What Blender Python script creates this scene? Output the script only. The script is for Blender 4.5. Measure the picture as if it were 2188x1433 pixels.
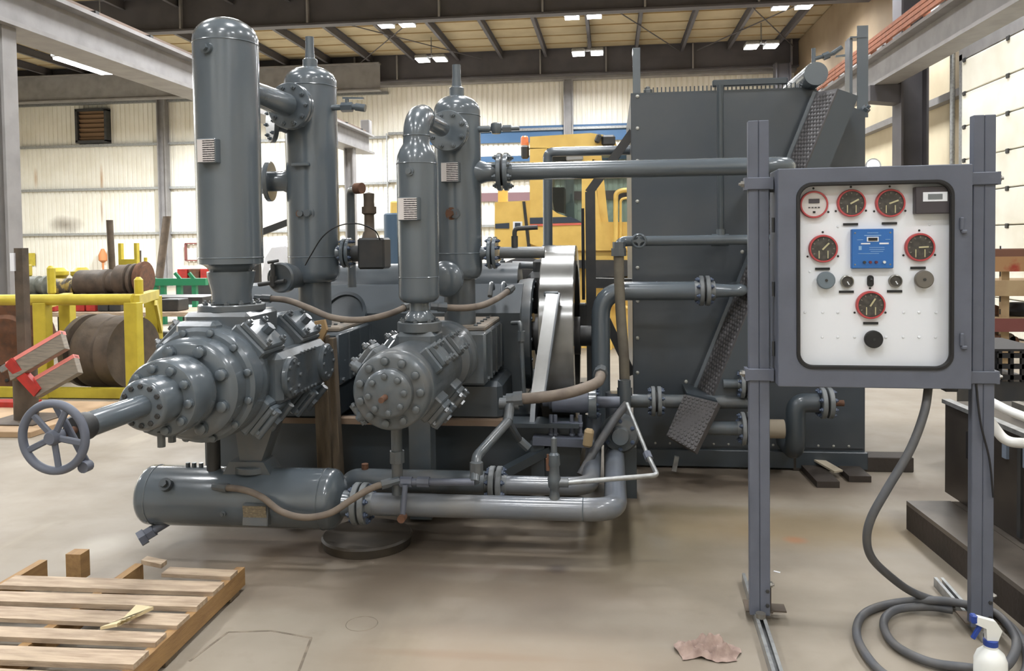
import bpy, math, random
from mathutils import Vector as V, Matrix
random.seed(7)
PI = math.pi
SC = bpy.context.scene
COL = SC.collection
for o in list(bpy.data.objects): bpy.data.objects.remove(o)

# ------------------------------------------------------------------ camera, world, exposure
F = 1750.0; CX = 1094.0; CY = 570.0; EYE = V((0, 0, 1.6))
Yc = V((.1211, -.0342, 1)).normalized()
Dn = V((.0131, 1, .0326)); Dn = (Dn - Yc * Dn.dot(Yc)).normalized()
Xc = Dn.cross(Yc)
cam_d = bpy.data.cameras.new('camera'); cam = bpy.data.objects.new('camera', cam_d); COL.objects.link(cam)
right = V((Xc[0], Yc[0], -Dn[0])); down = V((Xc[1], Yc[1], -Dn[1])); fwd = V((Xc[2], Yc[2], -Dn[2]))
M = Matrix((right, -down, -fwd)).transposed().to_4x4(); M.translation = EYE
cam.matrix_world = M
cam_d.sensor_width = 36; cam_d.lens = F / 2188 * 36; cam_d.shift_y = (CY - 716.5) / 2188
cam_d.clip_start = .05; cam_d.clip_end = 200
SC.camera = cam
W = bpy.data.worlds.new('world'); SC.world = W; W.use_nodes = True
W.node_tree.nodes['Background'].inputs[0].default_value = (.75, .8, .9, 1)
W.node_tree.nodes['Background'].inputs[1].default_value = .05
SC.view_settings.view_transform = 'Standard'; SC.view_settings.look = 'None'
SC.view_settings.exposure = 0.0; SC.view_settings.gamma = 1; SC.view_settings.use_curve_mapping = False
SC.cycles.max_bounces = 6; SC.cycles.diffuse_bounces = 4; SC.cycles.glossy_bounces = 3
SC.cycles.transparent_max_bounces = 8; SC.cycles.use_denoising = True
SC.cycles.sample_clamp_indirect = 4; SC.cycles.caustics_reflective = False; SC.cycles.caustics_refractive = False

def ray(px, py):
    c = V(((px - CX) / F, (py - CY) / F, 1)); return V((c.dot(Xc), c.dot(Yc), -c.dot(Dn)))
def A(px, py, Y):
    r = ray(px, py); return EYE + r * (Y / r.y)          # point of the plane y = Y
def AX(px, py, X):
    r = ray(px, py); return EYE + r * (X / r.x)
def AZ(px, py, z=0.0):
    r = ray(px, py); return EYE + r * ((z - 1.6) / r.z)
def S(p):                                                # metres per photo pixel at a point
    return (p - EYE).dot(fwd) / F

# ------------------------------------------------------------------ materials
def lin(c):
    return tuple((x / 255 / 12.92) if x / 255 <= .04045 else ((x / 255 + .055) / 1.055) ** 2.4 for x in c) + (1,)
def mat(name, col, rough=.5, metal=0, col2=None, scale=6, lo=.4, hi=.7, bump=0, bscale=40, coat=0, rough2=None, stretch=None, spec=.5):
    m = bpy.data.materials.new(name); m.use_nodes = True
    nt = m.node_tree; b = nt.nodes['Principled BSDF']
    b.inputs['Base Color'].default_value = lin(col); b.inputs['Roughness'].default_value = rough
    b.inputs['Metallic'].default_value = metal; b.inputs['Coat Weight'].default_value = coat
    b.inputs['Coat Roughness'].default_value = .12; b.inputs['Specular IOR Level'].default_value = spec
    tc = nt.nodes.new('ShaderNodeTexCoord'); src = tc.outputs['Object']
    if stretch:
        mp = nt.nodes.new('ShaderNodeMapping'); mp.inputs['Scale'].default_value = stretch
        nt.links.new(src, mp.inputs[0]); src = mp.outputs[0]
    if col2:
        n = nt.nodes.new('ShaderNodeTexNoise'); n.inputs['Scale'].default_value = scale; n.inputs['Detail'].default_value = 6
        r = nt.nodes.new('ShaderNodeMapRange'); r.inputs[1].default_value = lo; r.inputs[2].default_value = hi
        x = nt.nodes.new('ShaderNodeMix'); x.data_type = 'RGBA'
        x.inputs[6].default_value = lin(col); x.inputs[7].default_value = lin(col2)
        nt.links.new(src, n.inputs['Vector']); nt.links.new(n.outputs[0], r.inputs[0])
        nt.links.new(r.outputs[0], x.inputs[0]); nt.links.new(x.outputs[2], b.inputs['Base Color'])
        if rough2 is not None:
            q = nt.nodes.new('ShaderNodeMapRange'); q.inputs[3].default_value = rough; q.inputs[4].default_value = rough2
            nt.links.new(r.outputs[0], q.inputs[0]); nt.links.new(q.outputs[0], b.inputs['Roughness'])
    if bump:
        n2 = nt.nodes.new('ShaderNodeTexNoise'); n2.inputs['Scale'].default_value = bscale; n2.inputs['Detail'].default_value = 4
        bp = nt.nodes.new('ShaderNodeBump'); bp.inputs['Strength'].default_value = bump; bp.inputs['Distance'].default_value = .01
        nt.links.new(src, n2.inputs['Vector']); nt.links.new(n2.outputs[0], bp.inputs['Height']); nt.links.new(bp.outputs[0], b.inputs['Normal'])
    return m
def emi(name, col, st):
    m = bpy.data.materials.new(name); m.use_nodes = True; b = m.node_tree.nodes['Principled BSDF']
    b.inputs['Base Color'].default_value = (.8, .8, .8, 1); b.inputs['Emission Color'].default_value = lin(col)
    b.inputs['Emission Strength'].default_value = st; m.cycles.emission_sampling = 'NONE'
    return m
def glass(name, tint, refl):
    m = bpy.data.materials.new(name); m.use_nodes = True; nt = m.node_tree; nt.nodes.remove(nt.nodes['Principled BSDF'])
    t = nt.nodes.new('ShaderNodeBsdfTransparent'); t.inputs[0].default_value = tint + (1,)
    g = nt.nodes.new('ShaderNodeBsdfGlossy'); g.inputs['Roughness'].default_value = .03
    fr = nt.nodes.new('ShaderNodeFresnel'); fr.inputs[0].default_value = refl
    x = nt.nodes.new('ShaderNodeMixShader'); nt.links.new(fr.outputs[0], x.inputs[0]); nt.links.new(t.outputs[0], x.inputs[1]); nt.links.new(g.outputs[0], x.inputs[2])
    nt.links.new(x.outputs[0], nt.nodes['Material Output'].inputs[0]); return m
def print_mat(name, paper, ink, row, rough=.4, amount=.5, split=0):
    """sheet with rows of unreadable dark print, in object x/z"""
    m = mat(name, paper, rough); nt = m.node_tree; b = nt.nodes['Principled BSDF']
    tc = nt.nodes.new('ShaderNodeTexCoord'); mp = nt.nodes.new('ShaderNodeMapping')
    nt.links.new(tc.outputs['UV'], mp.inputs[0]); mp.inputs['Scale'].default_value = (1, 1, 1)
    w = nt.nodes.new('ShaderNodeTexWave'); w.bands_direction = 'Y'; w.inputs['Scale'].default_value = row; w.inputs['Distortion'].default_value = 0
    n = nt.nodes.new('ShaderNodeTexNoise'); n.inputs['Scale'].default_value = 9; n.inputs['Detail'].default_value = 3
    mm = nt.nodes.new('ShaderNodeMath'); mm.operation = 'MULTIPLY'
    g = nt.nodes.new('ShaderNodeMapRange'); g.inputs[1].default_value = amount * .5; g.inputs[2].default_value = amount * .5 + .08
    x = nt.nodes.new('ShaderNodeMix'); x.data_type = 'RGBA'; x.inputs[6].default_value = lin(paper); x.inputs[7].default_value = lin(ink)
    L = nt.links.new
    if split:
        sx = nt.nodes.new('ShaderNodeSeparateXYZ'); L(mp.outputs[0], sx.inputs[0]); gt = nt.nodes.new('ShaderNodeMath'); gt.operation = 'GREATER_THAN'; gt.inputs[1].default_value = split; L(sx.outputs[0], gt.inputs[0])
        m3 = nt.nodes.new('ShaderNodeMath'); m3.operation = 'MULTIPLY'; L(g.outputs[0], m3.inputs[0]); L(gt.outputs[0], m3.inputs[1]); gout = m3.outputs[0]
    else: gout = g.outputs[0]
    L(mp.outputs[0], w.inputs[0]); L(mp.outputs[0], n.inputs['Vector']); L(w.outputs['Fac'], mm.inputs[0]); L(n.outputs[0], mm.inputs[1])
    L(mm.outputs[0], g.inputs[0]); L(gout, x.inputs[0]); L(x.outputs[2], b.inputs['Base Color'])
    return m

PAINT = mat('grey_paint', (90, 99, 106), .25, 0, (86, 94, 101), 3, .2, .8, .03, 60, .6)
PAINT_D = mat('grey_paint_dusty', (78, 86, 92), .34, 0, (96, 94, 90), 7, .4, .9, .1, 50, .35, rough2=.55)
PAINT_G = mat('green_grey_paint', (62, 70, 76), .36, 0, (57, 64, 70), 2, .2, .8, .03, 40, .3)
SHEET = mat('cooler_sheet_paint', (62, 69, 76), .4, 0, (82, 84, 85), 1.3, .45, .8, .02, 30, .15, rough2=.55)
GUARD = mat('guard_dusty_paint', (80, 78, 79), .5, 0, (72, 70, 71), 8)
FLG = mat('flange_edge_paint', (116, 120, 122), .4, 0, (100, 104, 107), 14)
PAINT_S = mat('stand_grey_paint', (94, 99, 112), .5, 0, (88, 93, 105), 9, .4, .7, .04, 90)
PAINT_B = mat('blue_grey_bolt_paint', (70, 84, 108), .4, 0, (60, 70, 88), 20)
DARK = mat('dark_steel', (46, 48, 50), .5, 0, (60, 58, 56), 8)
BLACK = mat('black_rubber', (24, 24, 27), .55)
STEEL = mat('bare_steel', (150, 148, 142), .32, .6, (126, 122, 116), 6, bump=.05)
RIMST = mat('grey_rim_enamel', (118, 118, 116), .22, .35, (104, 103, 101), 5, coat=.4)
GALV = mat('galvanised_steel', (168, 170, 170), .4, .6, (140, 142, 142), 25)
RUST = mat('rust', (108, 74, 54), .85, 0, (84, 62, 50), 14, bump=.3)
RUSTY_IRON = mat('rusty_dark_iron', (92, 80, 68), .7, 0, (66, 58, 50), 6, bump=.2)
HOSE = mat('dusty_brown_hose', (122, 111, 100), .75, 0, (102, 92, 83), 12, bump=.15)
HOSE_O = mat('dusty_olive_hose', (104, 98, 86), .75, 0, (86, 80, 72), 9, bump=.15)
PIPE_L = mat('pale_grey_pipe_paint', (106, 112, 121), .28, 0, (118, 116, 112), 3, .45, .85, .03, 60, .5, rough2=.5)
WALL_T = mat('tan_wall_panel', (206, 194, 166), .6, 0, (190, 176, 148), 1.0)
GHOSE = mat('grey_rubber_hose', (78, 80, 84), .55, 0, (92, 90, 88), 9)
WOOD = mat('pallet_wood', (190, 170, 146), .8, 0, (150, 130, 110), 5, .35, .7, .25, 30, stretch=(1.2, 9, 9))
WOOD_S = mat('pallet_wood_amber', (164, 130, 86), .75, 0, (140, 108, 72), 5, .35, .7, .2, 30, stretch=(9, 1.2, 9))
WOOD_D = mat('dirty_timber', (104, 90, 72), .85, 0, (78, 68, 56), 6, bump=.3, stretch=(6, 6, 1))
WOOD_K = mat('dark_oiled_timber', (56, 48, 42), .7, 0, (48, 42, 36), 5, bump=.3)
YELLOW = mat('yellow_paint', (200, 182, 62), .45, 0, (178, 160, 52), 6)
LOADER = mat('loader_yellow', (234, 198, 108), .4, 0, (220, 182, 94), 4, coat=.2)
RED = mat('red_paint', (182, 52, 44), .5, 0, (150, 44, 40), 10)
PINK = mat('faded_red_edge', (232, 138, 128), .5)
GREEN = mat('green_rack_paint', (34, 122, 84), .5)
BLUE = mat('blue_band_paint', (62, 98, 136), .5)
NAVY = mat('navy_paint', (52, 62, 76), .4)
WHITE = mat('white_panel_paint', (244, 246, 252), .4)
WPIPE = mat('white_pipe', (236, 236, 232), .4)
TRACKRED = mat('red_conductor_bar', (166, 106, 80), .6, 0, (140, 90, 70), 8)
CREAM = mat('cream_wall_panel', (240, 237, 226), .55, 0, (232, 228, 214), 1.2)
CREAM_R = mat('white_door_panel', (240, 238, 226), .5, 0, (228, 224, 208), 1.5)
BEAM = mat('steel_beam_paint', (142, 140, 140), .55, 0, (126, 124, 124), 3)
BEAM_D = mat('dark_rafter_paint', (84, 82, 86), .6, 0, (74, 72, 76), 2)
TAN = mat('tan_roof_insulation', (178, 164, 134), .8, 0, (164, 150, 122), 1.2)
GLASS = glass('clear_pane', (.97, .98, .98), 1.25)
CABGLASS = glass('cab_glass', (.34, .40, .38), 1.5)
LAMP = emi('lamp_lens', (255, 252, 255), 30)
PLATE = print_mat('printed_nameplate', (214, 208, 206), (46, 42, 46), 3.2, amount=.42, split=.3)
PLATE_D = print_mat('dirty_nameplate', (138, 126, 104), (52, 46, 40), 5, amount=.6)
DIAL = print_mat('dial_face', (44, 42, 40), (150, 148, 138), 3, amount=.9)
PLASTIC_W = mat('white_plastic', (226, 228, 224), .35)
PLASTIC_B = mat('blue_plastic', (34, 62, 140), .35)

# ------------------------------------------------------------------ mesh builder
class MB:
    def __init__(s): s.v = []; s.f = []; s.sm = []; s.uv = {}
    def add(s, vs, fs, smooth=False):
        b = len(s.v); s.v += [V(p) for p in vs]
        for f in fs: s.f.append([i + b for i in f]); s.sm.append(smooth)
        return s
    def box(s, c, d, R=None, ch=0.0):
        c = V(c); hx, hy, hz = d[0] / 2, d[1] / 2, d[2] / 2
        if ch <= 0:
            p = [V((x * hx, y * hy, z * hz)) for z in (-1, 1) for y in (-1, 1) for x in (-1, 1)]
            fs = [(0, 2, 3, 1), (4, 5, 7, 6), (0, 1, 5, 4), (2, 6, 7, 3), (0, 4, 6, 2), (1, 3, 7, 5)]
        else:
            ch = min(ch, .49 * min(d)); p = []
            ix = {}
            for sx in (-1, 1):
                for sy in (-1, 1):
                    for sz in (-1, 1):
                        for a in range(3):
                            q = [sx * (hx - ch), sy * (hy - ch), sz * (hz - ch)]
                            q[a] = (sx, sy, sz)[a] * (hx, hy, hz)[a]
                            ix[(sx, sy, sz, a)] = len(p); p.append(V(q))
            fs = []
            def quad(keys):
                k = [ix[i] for i in keys]; n = (p[k[1]] - p[k[0]]).cross(p[k[2]] - p[k[0]]); m = sum((p[i] for i in k), V()) / len(k)
                fs.append(tuple(k if n.dot(m) > 0 else k[::-1]))
            for sg in (-1, 1):
                quad([(sg, a, b, 0) for a, b in ((-1, -1), (1, -1), (1, 1), (-1, 1))])
                quad([(a, sg, b, 1) for a, b in ((-1, -1), (1, -1), (1, 1), (-1, 1))])
                quad([(a, b, sg, 2) for a, b in ((-1, -1), (1, -1), (1, 1), (-1, 1))])
            for a in (-1, 1):
                for b in (-1, 1):
                    quad([(a, b, -1, 0), (a, b, 1, 0), (a, b, 1, 1), (a, b, -1, 1)])
                    quad([(a, -1, b, 0), (a, 1, b, 0), (a, 1, b, 2), (a, -1, b, 2)])
                    quad([(-1, a, b, 1), (1, a, b, 1), (1, a, b, 2), (-1, a, b, 2)])
                    for c2 in (-1, 1): quad([(a, b, c2, 0), (a, b, c2, 1), (a, b, c2, 2)])
        if R is not None: p = [R @ q for q in p]
        return s.add([q + c for q in p], fs)
    def lathe(s, o, ax, prof, n=32, flat=False):
        """prof: (t, r) along the axis; r = 0 closes"""
        o = V(o); ax = V(ax).normalized(); u = ax.orthogonal().normalized()
        if abs(ax.z) > .9: u = V((1, 0, 0))
        w = ax.cross(u); vs = []; fs = []; rows = []
        for t, r in prof:
            if r <= 1e-6: rows.append([len(vs)]); vs.append(o + ax * t)
            else:
                rows.append(list(range(len(vs), len(vs) + n)))
                vs += [o + ax * t + (u * math.cos(2 * PI * i / n) + w * math.sin(2 * PI * i / n)) * r for i in range(n)]
        for a, b in zip(rows, rows[1:]):
            for i in range(n):
                j = (i + 1) % n
                if len(a) == 1 and len(b) == 1: continue
                if len(a) == 1: fs.append((a[0], b[j], b[i]))
                elif len(b) == 1: fs.append((a[i], a[j], b[0]))
                else: fs.append((a[i], a[j], b[j], b[i]))
        return s.add(vs, fs, not flat)
    def cyl(s, a, b, r, r2=None, n=20, flat=False):
        a = V(a); b = V(b); L = (b - a).length; r2 = r if r2 is None else r2
        return s.lathe(a, b - a, [(0, 0), (0, r), (L, r2), (L, 0)], n, flat)
    def disc(s, c, ax, r, t, n=36, ch=.004):
        """disc of thickness t from c along ax with soft edges"""
        return s.lathe(c, ax, [(0, 0), (0, r - ch), (ch, r), (t - ch, r), (t, r - ch), (t, 0)], n)
    def tube(s, pts, r, n=12, cap=True):
        pts = [V(p) for p in pts]; rs = r if isinstance(r, (list, tuple)) else [r] * len(pts)
        t0 = (pts[1] - pts[0]).normalized(); u = t0.orthogonal().normalized(); vs = []; fs = []
        for k, p in enumerate(pts):
            t = ((pts[min(k + 1, len(pts) - 1)] - pts[max(k - 1, 0)])).normalized()
            u = (u - t * u.dot(t)).normalized(); w = t.cross(u)
            vs += [p + (u * math.cos(2 * PI * i / n) + w * math.sin(2 * PI * i / n)) * rs[k] for i in range(n)]
        for k in range(len(pts) - 1):
            for i in range(n):
                j = (i + 1) % n; fs.append((k * n + i, k * n + j, k * n + n + j, k * n + n + i))
        s.add(vs, fs, True)
        if cap:
            b = len(vs); s.add(vs[:n], [tuple(range(n))[::-1]]); s.add(vs[-n:], [tuple(range(n))])
        return s
    def torus(s, c, ax, R, r, n=48, m=12):
        c = V(c); ax = V(ax).normalized(); u = ax.orthogonal().normalized(); w = ax.cross(u); vs = []; fs = []
        for i in range(n):
            d = u * math.cos(2 * PI * i / n) + w * math.sin(2 * PI * i / n)
            for j in range(m): vs.append(c + d * (R + r * math.cos(2 * PI * j / m)) + ax * r * math.sin(2 * PI * j / m))
        for i in range(n):
            for j in range(m):
                i2 = (i + 1) % n; j2 = (j + 1) % m; fs.append((i * m + j, i2 * m + j, i2 * m + j2, i * m + j2))
        return s.add(vs, fs, True)
    def prism(s, poly, vec):
        vec = V(vec); poly = [V(p) for p in poly]; n = len(poly)
        nn = V()
        for i in range(n): nn += poly[i].cross(poly[(i + 1) % n])
        if nn.dot(vec) > 0: poly = poly[::-1]
        vs = poly + [p + vec for p in poly]
        fs = [tuple(range(n)), tuple(range(2 * n - 1, n - 1, -1))] + [(i, i + n, (i + 1) % n + n, (i + 1) % n) for i in range(n)]
        return s.add(vs, fs)
    def beam(s, a, b, w, h, up=(0, 0, 1), ch=0):
        """box beam from a to b, width w across, height h along up"""
        a = V(a); b = V(b); d = (b - a); L = d.length; d.normalize(); up = V(up)
        x = d.cross(up).normalized() if abs(d.dot(up)) < .999 else V((1, 0, 0)); z = x.cross(d)
        return s.box((a + b) / 2, (w, L, h), Matrix((x, d, z)).transposed(), ch)
    def ibeam(s, a, b, w, h, tf, tw, up=(0, 0, 1)):
        a = V(a); b = V(b); d = (b - a).normalized(); up = V(up); x = d.cross(up).normalized(); z = x.cross(d)
        s.beam(a + z * (h - tf) / 2, b + z * (h - tf) / 2, w, tf, up); s.beam(a - z * (h - tf) / 2, b - z * (h - tf) / 2, w, tf, up)
        return s.beam(a, b, tw, h - 2 * tf, up)
    def rings(s, loops, close=True, smooth=False):
        n = len(loops[0]); vs = [p for l in loops for p in l]; fs = []
        for k in range(len(loops) - 1):
            for i in range(n):
                j = (i + 1) % n; fs.append((k * n + i, k * n + j, k * n + n + j, k * n + n + i))
        return s.add(vs, fs, smooth)
    def quad(s, p):  # one printed sheet with its own 0..1 map
        s.uv[len(s.f)] = [(0, 0), (1, 0), (1, 1), (0, 1)]; return s.add(p, [(0, 1, 2, 3)])
    def mesh(s, name, m, base=V()):
        me = bpy.data.meshes.new(name); me.from_pydata([p - base for p in s.v], [], s.f)
        me.polygons.foreach_set('use_smooth', s.sm)
        if s.uv:
            ul = me.uv_layers.new(name='map')
            for fi, c in s.uv.items():
                for k, li in enumerate(me.polygons[fi].loop_indices): ul.data[li].uv = c[k]
        me.materials.append(m); me.update()
        if any(s.sm) : me.set_sharp_from_angle(angle=math.radians(38))
        return me
    def build(s, name, m, parent=None, local=False, kind=None, at=None):
        base = V() if local else (BASE[parent.name] if parent is not None else (V(at) if at is not None else V()))
        o = bpy.data.objects.new(name, s.mesh(name, m, base)); COL.objects.link(o)
        if parent is not None: o.parent = parent; BASE[o.name] = BASE[parent.name]
        else: o.location = base; BASE[o.name] = V(base)
        if kind: o['kind'] = kind
        return o
BASE = {}
def thing(name, label, cat, loc, group=None, rz=0):
    o = bpy.data.objects.new(name, None); COL.objects.link(o); o.location = loc; o.rotation_euler.z = rz
    o.empty_display_size = .05
    BASE[o.name] = V(loc); tag(o, label, cat, group); return o
def tag(o, label, cat, group=None):
    o['label'] = label; o['category'] = cat
    if group: o['group'] = group
    return o
def fil(pts, R, k=7):
    """round the corners of a polyline"""
    pts = [V(p) for p in pts]; out = [pts[0]]
    for a, b, c in zip(pts, pts[1:], pts[2:]):
        d1 = (a - b).normalized(); d2 = (c - b).normalized(); t = min(R, (a - b).length * .49, (c - b).length * .49)
        p, q = b + d1 * t, b + d2 * t
        for i in range(k + 1):
            u = i / k; out.append(p * (1 - u) ** 2 + b * 2 * u * (1 - u) + q * u * u)
    return out + [pts[-1]]
def spline(pts, k=8):
    pts = [V(p) for p in pts]; P = [pts[0] * 2 - pts[1]] + pts + [pts[-1] * 2 - pts[-2]]; out = []
    for i in range(1, len(P) - 2):
        a, b, c, d = P[i - 1:i + 3]
        for j in range(k):
            t = j / k; out.append(.5 * (2 * b + (c - a) * t + (2 * a - 5 * b + 4 * c - d) * t * t + (3 * b - a - 3 * c + d) * t ** 3))
    return out + [pts[-1]]
_bm = {}
def bolt_mesh(m, kind):
    k = (m.name, kind)
    if k not in _bm:
        b = MB()
        if kind == 'stud':   # nut with a stud end standing out of it
            b.lathe((0, 0, 0), (0, 0, 1), [(0, 1.0), (.75, 1.0), (.85, .85), (.85, .5), (1.4, .5), (1.5, .35), (1.5, 0)], 6, True)
        elif kind == 'nut': b.lathe((0, 0, 0), (0, 0, 1), [(0, 1.0), (.6, 1.0), (.75, .8), (.75, 0)], 6, True)
        elif kind == 'cap': b.lathe((0, 0, 0), (0, 0, 1), [(0, 1.25), (.15, 1.25), (.15, 1), (.9, 1), (1.05, .8), (1.1, 0)], 10)
        else: b.lathe((0, 0, 0), (0, 0, 1), [(0, 1), (.35, .8), (.5, .4), (.55, 0)], 8)
        _bm[k] = b.mesh('bolt', m)
    return _bm[k]
def bolt(parent, p, ax, size, m=None, kind='cap', name='bolt'):
    o = bpy.data.objects.new(name, bolt_mesh(m or PAINT, kind)); COL.objects.link(o); o.parent = parent
    q = V(ax).normalized().to_track_quat('Z', 'Y'); o.rotation_mode = 'QUATERNION'; o.rotation_quaternion = q
    o.location = V(p) - BASE[parent.name]; o.scale = (size,) * 3; return o
def bolt_ring(parent, c, ax, R, n, size, m=None, kind='cap', ph=0.0, skip=()):
    ax = V(ax).normalized(); u = ax.orthogonal().normalized()
    if abs(ax.z) < .9: u = (V((0, 0, 1)) - ax * ax.z).normalized()
    w = ax.cross(u)
    for i in range(n):
        if i in skip: continue
        a = 2 * PI * i / n + ph; bolt(parent, V(c) + (u * math.cos(a) + w * math.sin(a)) * R, ax, size, m, kind)
def flange_pair(parent, c, ax, r, m=None, bm=None, t=.022, gap=.008, n=8, size=.012, hub=None, name='flange'):
    """two bolted flange discs, each a part; c is the joint"""
    m = m or PAINT; ax = V(ax).normalized(); c = V(c)
    for sg in (-1, 1):
        b = MB(); b.disc(c + ax * sg * gap / 2, ax * sg, r, t, 36)
        if hub: b.lathe(c + ax * sg * (gap / 2 + t), ax * sg, [(0, hub * 1.12), (hub * .5, hub * 1.02), (hub * .5, 0)], 28)
        f = b.build(name, m, parent)
        bolt_ring(f, c + ax * sg * (gap / 2 + t), ax * sg, r * .8, n, size, bm or PAINT_B, 'stud', PI / n)
    MB().disc(c - ax * gap / 2, ax, r * .72, gap, 28, .001).build('gasket', BLACK, parent)
# ------------------------------------------------------------------ the setting
XL, XR, YF, YB, ZC = -24.0, 6.5, -7.0, 30.0, 8.35
yD = AX(2052, 300, 6.0).y; yM = (yD + 2.8) / 2
def floor_mat():
    m = bpy.data.materials.new('worn_concrete'); m.use_nodes = True; nt = m.node_tree; b = nt.nodes['Principled BSDF']; L = nt.links.new
    tc = nt.nodes.new('ShaderNodeTexCoord')
    def noise(sc, det, st=None, rough=.55):
        n = nt.nodes.new('ShaderNodeTexNoise'); n.inputs['Scale'].default_value = sc; n.inputs['Detail'].default_value = det; n.inputs['Roughness'].default_value = rough
        if st:
            mp = nt.nodes.new('ShaderNodeMapping'); mp.inputs['Scale'].default_value = st; L(tc.outputs['Object'], mp.inputs[0]); L(mp.outputs[0], n.inputs['Vector'])
        else: L(tc.outputs['Object'], n.inputs['Vector'])
        return n.outputs[0]
    def rng(x, a, c, lo=0, hi=1):
        r = nt.nodes.new('ShaderNodeMapRange'); r.inputs[1].default_value = a; r.inputs[2].default_value = c; r.inputs[3].default_value = lo; r.inputs[4].default_value = hi
        L(x, r.inputs[0]); return r.outputs[0]
    def mix(f, a, c):
        x = nt.nodes.new('ShaderNodeMix'); x.data_type = 'RGBA'; L(f, x.inputs[0])
        for k, q in ((6, a), (7, c)):
            if isinstance(q, tuple): x.inputs[k].default_value = q
            else: L(q, x.inputs[k])
        return x.outputs[2]
    def mul(a, c):
        x = nt.nodes.new('ShaderNodeMath'); x.operation = 'MULTIPLY'; L(a, x.inputs[0])
        if isinstance(c, float): x.inputs[1].default_value = c
        else: L(c, x.inputs[1])
        return x.outputs[0]
    def spot(cx, cy, rx, ry, soft=.6):          # a stain or a painted pipe shadow, with its own place and outline
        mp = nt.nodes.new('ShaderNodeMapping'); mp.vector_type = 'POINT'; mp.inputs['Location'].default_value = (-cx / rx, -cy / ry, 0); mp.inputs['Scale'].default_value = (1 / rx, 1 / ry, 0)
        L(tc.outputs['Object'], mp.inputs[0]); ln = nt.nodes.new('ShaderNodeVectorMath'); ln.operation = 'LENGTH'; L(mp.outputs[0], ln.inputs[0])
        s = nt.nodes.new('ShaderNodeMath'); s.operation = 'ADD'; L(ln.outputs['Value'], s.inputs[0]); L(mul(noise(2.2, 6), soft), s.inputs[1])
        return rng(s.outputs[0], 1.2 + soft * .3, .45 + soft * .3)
    c = mix(rng(noise(.5, 5), .35, .68), lin((146, 137, 123)), lin((130, 121, 108)))
    c = mix(rng(noise(1.6, 7, (1, 1.6, 1)), .52, .75, 0, .6), c, lin((120, 109, 95)))
    c = mix(rng(noise(5.5, 8), .6, .85, 0, .5), c, lin((112, 101, 88)))
    c = mix(rng(noise(1.1, 4, (2.5, .5, 1)), .6, .8, 0, .4), c, lin((176, 166, 144)))
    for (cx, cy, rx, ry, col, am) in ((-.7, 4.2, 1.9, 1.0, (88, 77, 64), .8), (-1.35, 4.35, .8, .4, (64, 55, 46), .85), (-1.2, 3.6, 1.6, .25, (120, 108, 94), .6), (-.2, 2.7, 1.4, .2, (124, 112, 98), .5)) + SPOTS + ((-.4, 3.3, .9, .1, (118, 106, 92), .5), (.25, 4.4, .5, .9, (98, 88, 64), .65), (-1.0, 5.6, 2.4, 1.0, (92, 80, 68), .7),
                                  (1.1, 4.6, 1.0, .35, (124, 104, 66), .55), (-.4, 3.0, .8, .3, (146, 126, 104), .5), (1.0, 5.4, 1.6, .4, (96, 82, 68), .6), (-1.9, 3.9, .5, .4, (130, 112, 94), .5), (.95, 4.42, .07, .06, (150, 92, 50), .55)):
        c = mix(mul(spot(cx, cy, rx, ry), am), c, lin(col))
    L(c, b.inputs['Base Color'])
    L(rng(noise(2.0, 5), .3, .7, .5, .75), b.inputs['Roughness'])
    bp = nt.nodes.new('ShaderNodeBump'); bp.inputs['Strength'].default_value = .05; bp.inputs['Distance'].default_value = .01; L(noise(30, 5), bp.inputs['Height']); L(bp.outputs[0], b.inputs['Normal'])
    return m
SPOTS = tuple((AZ(px, py).x, AZ(px, py).y, rx, ry, c, am) for px, py, rx, ry, c, am in ((1090, 1163, .55, .07, (58, 50, 42), .85), (1050, 1218, .6, .05, (96, 84, 72), .7), (1190, 1215, .06, .06, (66, 58, 52), .8), (1345, 1150, .08, .4, (78, 70, 58), .75), (1300, 1160, .06, .3, (70, 62, 52), .7), (215, 1165, .16, .22, (190, 184, 172), .4), (1180, 1290, .12, .12, (110, 100, 88), .6), (700, 1180, .5, .15, (100, 88, 78), .6), (560, 1160, .5, .12, (112, 100, 86), .6), (1000, 1400, .5, .04, (122, 98, 80), .5), (1500, 1090, .5, .12, (96, 88, 66), .6)))  # dark streaks below the low pipes are pipe shadows painted into the floor colour
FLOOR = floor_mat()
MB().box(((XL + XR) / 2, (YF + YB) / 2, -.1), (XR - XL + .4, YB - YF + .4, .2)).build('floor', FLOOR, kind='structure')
fl_ = bpy.data.objects['floor']; MARK = mat('dark_floor_mark', (104, 94, 82), .8, 0, (132, 121, 106), 14, .4, .6)
for pts in (((405, 1412), (487, 1350), (580, 1347), (665, 1362), (638, 1434)),):
    for pa, pb in zip(pts, pts[1:]):
        MB().beam(AZ(*pa, .0005), AZ(*pb, .0005), .010, .001).build('floor_scratch', MARK, fl_)
q = AZ(773, 1332, .0006); MB().torus(q, (0, 0, 1), .066, .0016, 40, 4).build('ring_mark', MARK, fl_)
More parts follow.
